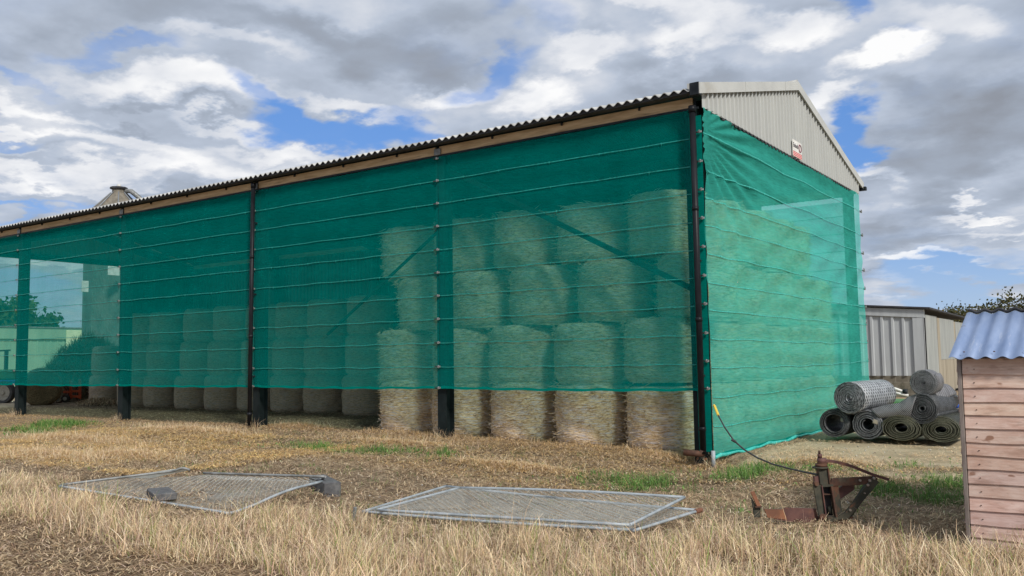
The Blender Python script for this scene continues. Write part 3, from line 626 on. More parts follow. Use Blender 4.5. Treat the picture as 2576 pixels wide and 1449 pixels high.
# corrugated roof sheets with real thickness
PW = .177
def roof_side(side):
    n = int((BL+.42)/PW*10); xs_ = np.linspace(.10, -BL-.28, n); ph = 2*np.pi*xs_/PW; zc = .028*np.cos(ph)
    ya, yb = (-.27, BW/2) if side == 0 else (BW+.27, BW/2)
    rows = []
    for yy, zo in ((ya, 0), (yb, 0), (yb, -.014), (ya, -.014)):
        dz = (ZR-ZE)/(BW/2)*(abs(yy-(0 if side == 0 else BW)))*(-1 if (yy < 0 or yy > BW) else 1)
        rows.append(np.c_[xs_, np.full(n, yy), ZE+.12+dz+zc+zo])
    Vv = np.concatenate(rows); Ff = []
    for r in range(4):
        a = np.arange(n-1)+r*n; b = np.arange(n-1)+((r+1) % 4)*n; Ff.append(np.c_[a, a+1, b+1, b])
    return Vv, np.concatenate(Ff)
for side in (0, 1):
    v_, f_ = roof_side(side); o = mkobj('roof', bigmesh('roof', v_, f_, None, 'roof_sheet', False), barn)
    o.data.materials.append(MAT['dark_under']); nq = len(f_)//4; mi = np.zeros(len(f_), np.int32); mi[nq*2:nq*3] = 1; o.data.polygons.foreach_set('material_index', mi)  # underside painted dark: the interior's shade put into the sheet colour
MB().tube([(.1, BW/2, ZR+.16), (-BL-.28, BW/2, ZR+.16)], .09, 10).build('ridge_cap', 'roof_sheet', barn)
# dark scalloped strip added to give the shade under the eave corrugations
for yy in (-.235, BW+.235):
    n = int((BL+.3)/PW*8); xs_ = np.linspace(.06, -BL-.2, n); zt = ZE+.12-.06+.028*np.cos(2*np.pi*xs_/PW)-.018
    dy = .10 if yy < 0 else -.10
    rows = [np.c_[xs_, np.full(n, yy), zt], np.c_[xs_, np.full(n, yy), np.full(n, ZE-.005)], np.c_[xs_, np.full(n, yy+dy*1.8), np.full(n, ZE+.0)], np.c_[xs_, np.full(n, yy+dy*1.8), zt]]
    Ff = []
    for r in range(4): a = np.arange(n-1)+r*n; b = np.arange(n-1)+((r+1) % 4)*n; Ff.append(np.c_[a, a+1, b+1, b])
    mkobj('eaves_shade_strip', bigmesh('eaves_shade_strip', np.concatenate(rows), np.concatenate(Ff), None, 'dark_under', False), barn)
# gable cladding: box profile sheets
def clad(fn_pos, W_, zlo, zhi, pitch=.2, depth=.045, t=.004, rib=.3):
    """profiled sheet along u in 0..W_; zlo(u), zhi(u); fn_pos(u, out, z)->xyz"""
    us = []; n = int(W_/pitch)+1
    for i in range(n):
        for a, d in ((0, 0), (pitch*(1-rib)-.0, 0), (pitch*(1-rib)+pitch*rib*.2, 1), (pitch-pitch*rib*.2, 1)):
            u = i*pitch+a
            if u < W_: us.append((u, d*depth))
    us.append((W_, 0)); vs = []; fs = []
    for u, d in us: vs += [fn_pos(u, d, zlo(u)), fn_pos(u, d, zhi(u)), fn_pos(u, d-t, zlo(u)), fn_pos(u, d-t, zhi(u))]
    for i in range(len(us)-1):
        a = i*4; b = a+4; fs += [(a, b, b+1, a+1), (a+2, a+3, b+3, b+2), (a, a+2, b+2, b), (a+1, b+1, b+3, a+3)]
    return MB().add(vs, fs)
clad(lambda u, d, z: (.035+d, u, z), BW, lambda u: 5.715, lambda u: slope_z(u)+.03, .2).build('gable_cladding', 'cladding', barn)
clad(lambda u, d, z: (-BL-.035-d, u, z), BW, lambda u: 5.70, lambda u: slope_z(u)+.03, .2).build('gable_cladding', 'cladding', barn)
MB().box((-BL, BW/2, 5.72), (.12, BW-.6, .2)).build('gable_rail', 'post_steel', barn)
MB().box((-.06, BW/2, 5.76), (.10, BW-.6, .16)).build('gable_rail', 'post_steel', barn)
# dark teeth of the profile filler below the gable sheets
ys_ = []
for i in range(4, 50): ys_ += [(i*.2+.005, 5.70), (i*.2+.02, 5.672), (i*.2+.12, 5.672), (i*.2+.135, 5.70)]
rows = [[(.068, y, z) for y, z in ys_], [(.068, y, 5.712) for y, z in ys_], [(.01, y, 5.712) for y, z in ys_], [(.01, y, z) for y, z in ys_]]
n = len(ys_); MB().add(sum(rows, []), [(r*n+i, r*n+i+1, ((r+1) % 4)*n+i+1, ((r+1) % 4)*n+i) for r in range(4) for i in range(n-1)]).build('profile_filler', 'dark_under', barn)
scm = None
for zz_ in (6.0, 6.45, 6.9):
    for i in range(1, 26):
        y = i*.4+.07
        if slope_z(y)-.12 > zz_:
            if scm is None: o = MB().tube([(-.004, 0, 0), (.006, 0, 0)], .010, 6).build('screw', 'rust', barn); scm = o.data
            else: o = mkobj('screw', scm, barn)
            o.location = (.038, y, zz_+random.uniform(-.01, .01))
# verge flashing in three lengths each side, with its folded top
def verge(y0, y1, x=.105, s=1):
    m = MB(); hh = .19
    for (xa, xb) in ((x, x-.02*s),):
        z = lambda y: slope_z(y)+.205
        vs = [(xa, y0, z(y0)-hh), (xa, y1, z(y1)-hh), (xa, y1, z(y1)), (xa, y0, z(y0)), (xa-.22*s, y0, z(y0)-hh+.12), (xa-.22*s, y1, z(y1)-hh+.12), (xa-.22*s, y1, z(y1)+.012), (xa-.22*s, y0, z(y0)+.012)]
        m.add(vs, [(0, 1, 2, 3), (3, 2, 6, 7), (4, 7, 6, 5), (0, 4, 5, 1), (0, 3, 7, 4), (1, 5, 6, 2)])
    return m
cuts = [-.28, 1.9, 4.25, BW/2]
for a, b in zip(cuts[:-1], cuts[1:]):
    off = .004*cuts.index(a)
    verge(a+.003, b-.003 if b < BW/2 else b, .115+off).build('verge_flashing', 'verge', barn); verge(BW-a-.003, BW-b+(.003 if b < BW/2 else 0), .113+off).build('verge_flashing', 'verge', barn)
    verge(a+.003, b-.003 if b < BW/2 else b, -BL-.29, -1).build('verge_flashing', 'verge', barn); verge(BW-a-.003, BW-b+.0, -BL-.292, -1).build('verge_flashing', 'verge', barn)
MB().box((.02, -.22, 5.97), (.17, .13, .22), bev=.01).build('eaves_end_cap', 'black_steel', barn)
MB().box((.08, BW+.24, 5.90), (.20, .12, .10), bev=.01).build('gutter_end', 'black_steel', barn)
# solid far side beyond the first half bay
clad(lambda u, d, z: (-2.6-u, BW+.04+d, z), BL-2.6, lambda u: -.1, lambda u: 5.9, .2).build('side_cladding', 'dark_clad', barn)
clad(lambda u, d, z: (-2.6+u*1.0, BW+.04+d, z), 2.5, lambda u: 5.70, lambda u: 5.9, .2).build('side_cladding', 'dark_clad', barn)
clad(lambda u, d, z: (-BL-.04-d, 7.35+u, z), BW-7.35, lambda u: -.1, lambda u: 5.69, .2).build('end_cladding', 'dark_clad', barn)
# braces
MB().beam((-5.55, .16, 5.42), (-.2, .16, 2.62), .09, .09).build('brace', 'post_steel', barn)
MB().beam((-5.75, .2, 4.30), (-9.2, .2, 2.15), .05, .05).build('brace', 'post_steel', barn)
# downpipes
def downpipe(ptop, pbot, r, shoe=False):
    a, b = at(*ptop, Y=-.14), at(*pbot, Y=-.14); m = MB(); a = Vector(a); b = Vector(b)
    m.tube([a, b], r, 14)
    for t in (.30, .62, .93):
        q = a.lerp(b, t); m.tube([q+Vector((0, 0, .035)), q-Vector((0, 0, .035))], r*1.13, 14)
    q = a; m.tube([q+Vector((0, 0, .01)), q-Vector((0, 0, .10))], r*1.22, 14)
    pp = m.build('downpipe', 'pipe', barn)
    for t in (.16, .45, .78):
        q = a.lerp(b, t); MB().box((q.x, q.y+.06, q.z), (r*1.2, .13, .03)).build('pipe_clip', 'black_steel', pp)
    return a, b
a, b = downpipe((1741, 268), (1769, 1142), .052)
c_ = at(1722, 1137, Y=-.2); MB().tube([(b.x+.0, b.y, b.z+.06), (b.x-.02, b.y, b.z-.0), (b.x-.07, b.y-.02, b.z+.0), (c_[0], -.24, c_[2])], .054, 12).build('pipe_shoe', 'rust', barn)
downpipe((637, 462), (627, 1086), .05)
# foot of the corner column, exposed above the ground
mb = MB(); mb.box((-.17, .16, -.16), (.26, .30, .20), bev=.01); mb.box((-.17, .16, -.285), (.40, .42, .05), bev=.008); mb.build('base_plate', 'post_steel', barn)
mb = MB()
for q in (-.07, .07): mb.tube([(-.17+q, .0, -.14), (-.17+q, -.02, -.14)], .02, 8)
mb.build('base_bolts', 'rust_bright', barn)
MB().tube([(.035, -.02, -.32), (.035, -.02, .0)], .035, 10).build('corner_tube', 'galv', barn)
# sign board on the gable
sg = thing('sign_board', 'white sign board with a ring logo and red stripes on the gable', 'sign', tuple((at(1994, 370, X=.09))))
c0 = at(1993.6, 348.7, X=.09); c1 = at(2015.5, 359.3, X=.09); c2 = at(1995, 390.7, X=.09)
sw = c1[1]-c0[1]; shh = c0[2]-c2[2]; sx = .085; sy0 = c0[1]; sz1 = c0[2]; loc = sg.location
MB().box((sx, sy0+sw/2, sz1-shh/2), (.012, sw, shh), bev=.002).build('panel', 'white_paint', sg, loc)
MAT['sign_red'] = mottled('sign_red', (.50, .07, .07), (.6, .09, .09), 5, .5, bmp=0); MAT['sign_pink'] = mottled('sign_pink', (.80, .42, .40), (.78, .38, .36), 5, .5, bmp=0)
MAT['sign_ink'] = mottled('sign_ink', (.06, .05, .06), (.1, .08, .09), 5, .5, bmp=0); MAT['sign_ring'] = mottled('sign_ring', (.16, .03, .06), (.2, .04, .08), 5, .5, bmp=0)
MB().box((sx+.0068, sy0+sw/2, sz1-shh*.845), (.0016, sw*.99, shh*.29)).build('stripe_field', 'sign_pink', sg, loc)
for k, z in enumerate((.71, .81, .91)): MB().box((sx+.0085, sy0+sw/2, sz1-shh*z), (.0016, sw*.99, shh*.035)).build('stripe', 'sign_red', sg, loc)
ring = [(sx+.009, sy0+sw*.80+sw*.125*math.cos(t), sz1-shh*.36+shh*.22*math.sin(t)) for t in np.linspace(0, 2*math.pi, 28)]
MB().tube(ring, .012, 6, False).build('ring_logo', 'sign_ring', sg, loc)
cu = bpy.data.curves.new('lettering', 'FONT'); cu.body = 'Einbuth'; cu.size = sw*.23; cu.extrude = .001; cu.align_x = 'LEFT'
to = bpy.data.objects.new('lettering_tmp', cu); S.collection.objects.link(to); bpy.context.view_layer.update()
me = bpy.data.meshes.new_from_object(to); bpy.data.objects.remove(to)
me.transform(Matrix.Translation((sx+.010, sy0+sw*.03, sz1-shh*.45)) @ Matrix.Rotation(R(90), 4, 'Z') @ Matrix.Rotation(R(90), 4, 'X') @ Matrix.Scale(.82, 4, (1, 0, 0)))
me.materials.clear(); me.materials.append(MAT['sign_ink']); mkobj('lettering', me, sg, loc)

# ------------------------------------------------------------------ windbreak netting
SZ = [5.2, 4.73, 4.26, 3.78, 3.31, 2.84, 2.37, 1.89, 1.41]
def buckle(p, along, out, parent, loc, w=.13):
    """ratchet buckle: strap tail, frame, drum and lever"""
    p = Vector(p); a = Vector(along); o = Vector(out); z = Vector((0, 0, 1)); m = MB()
    Rm = Matrix((a, o, z)).transposed()
    m.box(p+o*.015, (w*.55, .018, .035), Rm, .004); m.box(p+o*.032+z*.012, (w*.32, .02, .012), Rm, .003); m.box(p+o*.032-z*.014, (w*.4, .014, .010), Rm, .003)
    m.tube([p+o*.03-z*.028, p+o*.03+z*.028], .011, 8)
    b = m.build('buckle', 'buckle', parent, loc)
    MB().box(p-a*w*.55+o*.008, (w*.7, .008, .022), Rm).build('strap_tail', 'strap_end', b, loc)
    return b
def strap(p0, p1, out, sag, parent, loc, width=.014, n=26, seed=0):
    sf_ = p0; o = Vector(out); r = random.Random(seed); m = MB(); ctr = []
    p0 = Vector(sf_(0)); p1 = Vector(sf_(1)); n = 60
    ph = r.random()*6
    for i in range(n+1):
        t = i/n; q = Vector(sf_(t)); q.z -= .004*math.sin(t*19+ph); q += o*(.016+.003*math.sin(t*31+ph)); ctr.append(q)
    vs = []
    for q in ctr: vs += [q+Vector((0, 0, width/2)), q-Vector((0, 0, width/2)), q-Vector((0, 0, width/2))+o*.003, q+Vector((0, 0, width/2))+o*.003]
    fs = []
    for i in range(n):
        for k in range(4): a_ = i*4+k; b_ = i*4+(k+1) % 4; fs.append((a_, b_, b_+4, a_+4))
    m.add(vs, fs)
    L = (p1-p0).length; kn = max(2, int(L/1.1))
    for k in range(kn):
        t = (k+.3+.4*r.random())/kn; q = Vector(sf_(t)); q += o*.020
        m.tube([q+Vector((0, 0, .016)), q-Vector((0, 0, .016+.03*r.random()))], .004, 5)
    return m.build('strap', 'strap_gable' if out[0] else 'strap', parent, loc)
def netting(name, label, fn, nu, nv, mat, loc, straps, out, seed, sag=.03, buckles=None, hem=True, group='green windbreak netting screens on the barn'):
    th = thing(name, label, 'netting', loc, 0, group)
    MB().grid(fn, nu, nv).build('mesh_sheet', mat, th, loc)
    for k, z in enumerate(straps):
        strap(lambda t, z=z: fn_edge(fn, t, z-sag*4*t*(1-t)), None, out, sag, th, loc, seed=seed*31+k)
    if hem:
        m = MB(); o = Vector(out); n = 40; vs = []; fs = []
        for i in range(n+1):
            q = Vector(fn(i/n, 0)); w = .035+.006*math.sin(i*1.7+seed); vs += [q+o*.012+Vector((0, 0, w)), q+o*.012-Vector((0, 0, .012)), q-o*.004-Vector((0, 0, .012)), q-o*.004+Vector((0, 0, w))]
        for i in range(n):
            for k in range(4): fs.append((i*4+k, i*4+(k+1) % 4, i*4+4+(k+1) % 4, i*4+4+k))
        m.add(vs, fs).build('hem', 'net_hem', th, loc)
    for (p, al) in (buckles or []): buckle(p, al, out, th, loc)
    return th
def fn_edge(fn, u, z):
    a_ = fn(u, 0); b_ = fn(u, 1); t = (z-a_[2])/(b_[2]-a_[2]); return fn(u, t)
def side_fn(x0, x1, seed, yb=-.015):
    def fn(u, v):
        x = x0+(x1-x0)*u; z = ZN+(ZT-ZN)*v
        e = math.sin(math.pi*u)
        bil = .035*e*math.sin(math.pi*v)
        rip = .010*math.sin(u*13+seed+v*3)+.006*math.sin(v*57+u*4+seed)+.008*(float(vnoise(np.float64(u*14+seed), np.float64(v*9)))-.5)*2
        zz_ = z-.02*e*(1-v)+(.008*math.sin(u*40+seed) if v == 0 else 0)-(.012*e if v == 1 else 0)
        return (x, yb-bil-rip*e, zz_)
    return fn
bayname = ['next to the corner downpipe', 'between the bare post and the black downpipe', 'just left of the second black downpipe', 'with the sky and silo behind it', 'cut by the left picture edge']
for i in range(5):
    x1 = -.2 if i == 0 else -i*BAY+.0; x0 = -(i+1)*BAY+.01
    fn = side_fn(x0, x1, i*1.7); lc = ((x0+x1)/2, -.015, 0)
    bk = [((x0, -.035, z), (1, 0, 0)) for z in SZ+[.985, 5.66]]
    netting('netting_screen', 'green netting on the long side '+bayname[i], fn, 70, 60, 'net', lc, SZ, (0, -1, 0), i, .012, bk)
# narrow strip closing the corner between downpipe and gable
fn = lambda u, v: (-.20+.225*u, -.03-.004*math.sin(v*30), -.02+5.60*v)
bk = [((.0, -.05, z), (1, 0, 0)) for z in (5.29, 4.79, 4.31, 3.83, 3.35, 2.87, 2.40, 1.92, 1.46, 1.01)]
netting('netting_strip', 'narrow dark green netting strip wrapped round the corner post', fn, 4, 80, netmat('net_strip', .86, (.0, .17, .14), (.0, .04, .03)), (-.08, -.03, 0), [], (0, -1, 0), 9, buckles=bk, hem=False, group=None)
# gable end
GZ = [5.27, 4.64, 4.16, 3.71, 3.23, 2.75, 2.30, 1.83, 1.35, .87, .39]
def gable_fn(u, v):
    y = -.02+(BW+.03)*u; zt = 5.685+.03*u-.02*math.sin(math.pi*u)+.03*math.exp(-u*14); zb = -.10-.02*u
    z = zb+(zt-zb)*v; e = math.sin(math.pi*min(1, max(0, u)))
    bil = .16*e*math.sin(math.pi*min(1, v*1.05))**.8
    # slack pockets between straps and diagonal folds fanning from the corner
    pock = .020*math.sin(v*11*math.pi*2+1.3*u)*e
    ang = math.atan2(v-.92, u+.02); rr = math.hypot(u+.02, (v-.92)*.6)
    fold = .034*math.sin(ang*26)*math.exp(-((rr-.14)/.14)**2)+.03*math.sin(-5*v+u*34)*math.exp(-((u-.97)/.06)**2)+.022*math.sin((u*2.2-v*3)*17)*math.exp(-((v-.55-.1*u)/.16)**2)
    n = (float(vnoise(np.float64(u*18), np.float64(v*22)))-.5)*.022+(float(vnoise(np.float64(u*50+9), np.float64(v*40)))-.5)*.010
    return (.05+bil+pock+fold+n*min(1, e*4)+(.05*math.exp(-((v-1)/.02)**2)*0), y, z+(.015*math.sin(u*33) if v == 0 else 0)+(.02*math.sin(u*21) if v == 1 else 0)*e)
gl = (.05, BW/2, 0)
gbk = [((.05, BW+.03, z), (0, 1, 0)) for z in GZ]
gn = netting('netting_screen', 'pale lit green netting covering the whole gable end', gable_fn, 130, 130, 'net_gable_lit', gl, GZ, (1, 0, 0), 21, .035, gbk)
m = MB()  # rolled bottom hem tied to the rail
pts = [Vector(gable_fn(i/40, 0))+Vector((.01, 0, -.01+.012*math.sin(i*2.1))) for i in range(41)]; m.tube(pts, [.028+.008*math.sin(i*1.3) for i in range(41)], 8); m.build('rolled_hem', 'strap_gable', gn, gl)
m = MB()
for z in GZ:
    p = Vector((.05, BW+.09, z)); m.tube([p+Vector((0, -.1, -.02)), p+Vector((0, .05, -.02)), p+Vector((0, .05, .05)), p+Vector((0, 0, .05))], .011, 6)
m.build('hooks', 'galv_dull', gn, gl)
fn = lambda u, v: (-2.55+2.4*u, BW+.03, .2+5.37*v)
netting('netting_screen', 'green netting on the far side seen through the gable netting', fn, 8, 20, 'net', (-1.3, BW+.03, 0), [5.2, 4.73, 4.26, 3.78, 3.31], (0, 1, 0), 30, .01, None)
print('nets done')

# ------------------------------------------------------------------ bales
def bale_mesh(name, mat, r, h, seed, fibres=700, nu=72, nv=30):
    rg = np.random.default_rng(seed); m = MB(); uv = []; rings = []
    prof = []
    for j in range(nv+1):
        t = j/nv; z = h*t; e = min(t, 1-t)*h; rad = r*(1-.13*max(0, (1-e/.17))**2)*(1+.02*math.sin(math.pi*t)); prof.append((rad, z))
    ang = np.linspace(0, 2*np.pi, nu+1)[:-1]
    vs = []
    for j, (rad, z) in enumerate(prof):
        for k, a in enumerate(ang):
            q = float(fbm(np.float64(math.cos(a)*2.2+seed*3+9), np.float64(math.sin(a)*2.2+z*4+9), 3))-.5; q2 = float(vnoise(np.float64(a*22+seed), np.float64(z*46)))-.5
            rr = rad+.06*q+.022*q2; vs.append((rr*math.cos(a), rr*math.sin(a), z+.02*q)); uv.append((a*r, z))
    fs = [(j*nu+k, j*nu+(k+1) % nu, (j+1)*nu+(k+1) % nu, (j+1)*nu+k) for j in range(nv) for k in range(nu)]
    # top and bottom discs
    for j, sgn in ((nv, 1), (0, -1)):
        base = len(vs)
        for q in range(1, 6):
            fr = 1-q/5.5
            for k, a in enumerate(ang):
                x0, y0, z0 = vs[j*nu+k]; vs.append((x0*fr, y0*fr, z0+sgn*.02*q/5+.02*(rg.random()-.5))); uv.append((a*r, h*j/nv+q*.12*sgn))
        prev = j*nu
        for q in range(5):
            cur = base+q*nu
            for k in range(nu): fs.append((prev+k, prev+(k+1) % nu, cur+(k+1) % nu, cur+k))
            prev = cur
        fs.append(tuple(prev+k for k in range(nu)))
    m.add(vs, fs, True)
    # loose straws standing off the surface
    for _ in range(fibres):
        a = rg.random()*6.283; z = h*rg.random()**.8; L = .06+.14*rg.random(); el = (rg.random()-.5)*1.4; o = .012+.035*rg.random(); w = .003+.003*rg.random()
        if rg.random() < .2: o += .04
        p = np.array([math.cos(a)*(r+.005), math.sin(a)*(r+.005), z]); t_ = np.array([-math.sin(a)*math.cos(el), math.cos(a)*math.cos(el), math.sin(el)])*(1 if rg.random() < .5 else -1); n_ = np.array([math.cos(a), math.sin(a), 0])
        mid = p+t_*L*.5+n_*o; e_ = p+t_*L+n_*(o*.4 if rg.random() < .7 else o*2.2); up = np.array([0, 0, 1.0])*w
        base = len(m.v); m.v += [tuple(p-up), tuple(p+up), tuple(mid+up), tuple(mid-up), tuple(e_)]; m.f += [(base, base+3, base+2, base+1), (base+3, base+4, base+2)]; m.sm += [False, False]
        uv += [(a*r, z)]*2+[(a*r+.05, z+.02)]*2+[(a*r+.1, z)]
    me = bpy.data.meshes.new(name); me.from_pydata(m.v, [], m.f); me.polygons.foreach_set('use_smooth', m.sm)
    ul = me.uv_layers.new(name='UVMap'); li = np.empty(len(me.loops), int); me.loops.foreach_get('vertex_index', li); U = np.array(uv); l = U[li]
    # fix the seam: last column wraps to the first
    fl = np.array([p.loop_start for p in me.polygons]); ft = np.array([p.loop_total for p in me.polygons])
    for s_, t_ in zip(fl, ft):
        seg = l[s_:s_+t_, 0]
        if seg.max()-seg.min() > 3*r: seg[seg < r*1.0] += 2*math.pi*r
    ul.data.foreach_set('uv', l.ravel()); me.materials.append(MAT[mat]); me.update(); return me
HB = 1.16
front = [bale_mesh('bale_mesh', 'bale', .70, HB, 3+k, 1000) for k in range(3)]
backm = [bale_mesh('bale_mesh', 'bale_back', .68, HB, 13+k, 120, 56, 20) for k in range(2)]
bi = [0]
def bale(me, x, y, z, label, group, rz=None, tilt=0, s=(1, 1, 1)):
    o = bpy.data.objects.new('straw_bale', me); S.collection.objects.link(o); o.location = (x, y, z); bi[0] += 1
    o.rotation_euler = (tilt*.6, tilt, rz if rz is not None else (bi[0]*2.399) % 6.28); o.scale = s
    return tag(o, label, 'straw bale', group)
lev = ['on the ground', 'in the second layer', 'in the third layer', 'in the top layer']
colname = ['next to the corner downpipe', 'second from the corner downpipe', 'third from the corner downpipe', 'just right of the bare post', 'just left of the bare post']
GRP = 'straw bales stacked four high in the right of the barn'
colX = [-1.30, -2.84, -4.40, -5.93, -7.46]
for c in range(5):
    for l in range(4):
        dx = [0, 0, .34, .05][l]*(1 if c < 5 else 0); dy = [.03, .05, .18, .30][l]; x = colX[c]+dx*(1-.1*c)+random.uniform(-.04, .04)
        if l == 1 and c == 0: dx = .0
        if l == 3: x = colX[c]-.02-.02*c
        if l == 2 and c == 0: x = -.72
        if l == 2 and c == 1: x = -2.38
        if l == 2 and c == 2: x = -3.98
        if l == 2 and c == 3: x = -5.50
        if l == 2 and c == 4: x = -7.0
        zb = gz(x, 1.1)-.03 if l == 0 else -.12+HB*l+(.04 if c == 0 else 0)
        bale(front[(c*2+l) % 3], x, 1.08+dy, zb, 'straw round bale '+lev[l]+', '+colname[c], GRP, tilt=random.uniform(-.035, .035) if l else random.uniform(-.015, .015), s=(random.uniform(1.0, 1.035), random.uniform(1.0, 1.035), random.uniform(.99, 1.01)))
        bale_last = None
ordn = ['second', 'third', 'fourth', 'fifth', 'sixth']
for j in range(1, 6):
    y = 1.08+1.53*j; top = 4 if j < 5 else 3
    for l in range(top):
        bale(front[(j+l) % 3], -1.12+random.uniform(-.05, .05)+(.08 if l == 3 else 0), y+random.uniform(-.04, .04)-(.25 if (l == 3 and j == 4) else 0), -.12+HB*l-(.0 if l else .02), 'bale behind the gable netting '+lev[l]+', '+ordn[j-1]+' back from the corner', 'straw bales behind the gable netting')
backpx = [(920, 4.95), (820, 5.25), (735, 5.35), (650, 5.3), (567, 5.15), (490, 5.3), (410, 5.6), (344, 5.3), (270, 6.1)]
bn = ['right against the tall front stack', 'second left of the tall front stack', 'third left of the tall front stack', 'just right of the second downpipe', 'just left of the second downpipe', 'second left of the second downpipe', 'third left of the second downpipe', 'just right of the third post', 'just left of the third post']
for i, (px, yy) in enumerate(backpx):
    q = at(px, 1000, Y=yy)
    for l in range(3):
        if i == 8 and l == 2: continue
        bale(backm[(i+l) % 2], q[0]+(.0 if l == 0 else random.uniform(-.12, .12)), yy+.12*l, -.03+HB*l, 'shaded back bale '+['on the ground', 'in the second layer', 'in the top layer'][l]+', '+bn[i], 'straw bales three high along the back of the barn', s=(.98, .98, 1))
q = at(103, 990, Y=4.4)
o = tag(bpy.data.objects.new('hay_bale', bale_mesh('hay_bale', 'bale_hay', .74, 1.25, 31, 500)), 'brown round hay bale lying on its side under the far end of the barn', 'hay bale'); S.collection.objects.link(o)
qb = at(103, 1019, z=-.02); o.location = (qb[0]-.35, qb[1]+.2, .70); o.rotation_euler = (R(90), 0, R(62))
print('bales done')

# ------------------------------------------------------------------ mesh rolls
def spiral_roll(name, label, c, r0, r1, turns, length, mat, squash=1.0, az=0.0, seed=0, core=True, extra=None):
    """c = centre of the near face; the axis runs back along +Y turned by az"""
    rg = random.Random(seed); th = thing(name, label, 'mesh roll', tuple(c), -az, 'rolls of wire mesh piled by the barn')
    m = MB(); uv = []; n = int(turns*26); w = .012
    def spin(r_off, jit):
        row = []
        L = 0; pr = None
        for i in range(n+1):
            t = i/n; a = t*turns*2*math.pi+seed; r_ = r0+(r1-r0)*t**.85; r_ *= 1+.012*math.sin(a*2.3+seed)+jit*math.sin(a*.37+seed*2)
            x, z = r_*math.cos(a), r_*math.sin(a)*squash
            if squash < 1: z -= .10*r1*(1-squash)*(x/r1)**2
            q = (x, z); L += 0 if pr is None else math.hypot(q[0]-pr[0], q[1]-pr[1]); pr = q; row.append((x, z, L, 0.02*math.sin(a*.5+seed*3)+.012*rg.random()))
        return row
    row = spin(0, .02); vs = []; K = 5
    for (x, z, L, dy) in row:
        for k in range(K+1): vs.append((x, dy+(length)*k/K+(.0 if k < K else dy), z)); uv.append((L, length*k/K))
    fs = [(i*(K+1)+k, (i+1)*(K+1)+k, (i+1)*(K+1)+k+1, i*(K+1)+k+1) for i in range(n) for k in range(K)]
    m.add(vs, fs, True); o = m.build('coiled_mesh', mat, th, uvf=uv)
    sm = o.modifiers.new('thickness', 'SOLIDIFY'); sm.thickness = .007
    # selvedge wires round the near end
    s2 = MB(); 
    for k in range(0, 1):
        s2.tube([(x, dy-.004, z) for (x, z, L, dy) in row[::2]], .0055, 4)
    s2.build('edge_wire', extra or 'galv_dull', th)
    return th
MAT['edge_olive'] = mottled('edge_olive', (.12, .12, .08), (.2, .2, .14), 20, .6, .2, bmp=0); MAT['edge_grey'] = mottled('edge_grey', (.16, .17, .18), (.30, .31, .32), 20, .5, .3, bmp=0); MAT['edge_dark'] = mottled('edge_dark', (.08, .085, .09), (.17, .175, .18), 20, .5, .3, bmp=0)
MAT['edge_pale'] = mottled('edge_pale', (.30, .31, .31), (.42, .43, .43), 20, .5, .3, bmp=0)
YR = 3.7
def rc(px, py, Yv=YR): return at(px, py, Y=Yv)
dep = lambda P_: float((np.array(P_)-CAM) @ _f)
def rpx(px, py, rp, Yv=YR): return rp/FPX*dep(at(px, py, Y=Yv))
c = rc(2098, 1064); spiral_roll('mesh_roll', 'hollow dark wire mesh roll at the left end of the bottom row', c, .17, rpx(2098, 1064, 36.5), 7, 1.4, 'roll_dark', 1, 0, 1, extra='edge_dark')
c = rc(2183, 1068); spiral_roll('mesh_roll', 'grey wire mesh roll with loose inner coils, second in the bottom row', c, .10, rpx(2183, 1068, 38), 8, 1.4, 'roll_dark', .97, 0, 2, extra='edge_grey')
c = rc(2267, 1077); spiral_roll('mesh_roll', 'squashed olive wire mesh roll, third in the bottom row', c, .10, rpx(2267, 1077, 49), 10, 1.4, 'roll_olive', .68, 0, 3, extra='edge_olive')
c = rc(2368, 1081); spiral_roll('mesh_roll', 'squashed wire mesh roll beside the wooden shed, right end of the bottom row', c, .08, rpx(2368, 1081, 47), 10, 1.4, 'roll_olive', .70, 0, 4, extra='edge_olive')
c = rc(2137, 1001, 3.6); spiral_roll('mesh_roll', 'tightly wound pale chequered mesh roll on top of the left pair', c, .02, rpx(2137, 1001, 40, 3.6), 15, 1.75, 'roll_pale', 1, R(6), 5, extra='edge_grey')
c = rc(2320, 1027); spiral_roll('mesh_roll', 'dark wire mesh roll in the middle layer with a loose flap', c, .03, rpx(2320, 1027, 39), 13, 1.6, 'roll_dark', 1, R(5), 6, extra='edge_dark')
tl = c
c = rc(2323, 963, 3.75); top_roll = spiral_roll('mesh_roll', 'light grey wire mesh roll at the very top of the pile', c, .015, rpx(2323, 963, 33, 3.75), 15, .55, 'roll_mid', 1, 0, 7, extra='edge_grey')
# loose sheet hanging from the middle roll down to the left
fl_ = thing('mesh_sheet', 'loose dark mesh sheet hanging from the middle roll down to the left', 'mesh sheet', tuple(tl))
pA, pB, pC = rc(2194, 1031), rc(2262, 1015), rc(2300, 992)
prof = [Vector(rc(2188, 1029, YR+.03)), Vector(rc(2225, 1019, YR+.03)), Vector(rc(2262, 1013, YR+.03)), Vector(rc(2285, 998, YR+.03)), Vector(rc(2308, 990, YR+.03))]
bot = [Vector(rc(2215, 1053, YR-.0)), Vector(rc(2240, 1050, YR-.0)), Vector(rc(2262, 1046, YR-.0)), Vector(rc(2278, 1050, YR-.0)), Vector(rc(2290, 1050, YR-.0))]
def flap(u, v):
    t = u*4; i = min(3, int(t)); f_ = t-i; a_ = prof[i].lerp(prof[i+1], f_); b_ = bot[i].lerp(bot[i+1], f_); q = b_.lerp(a_, v); q.y -= .05*math.sin(math.pi*v); return q
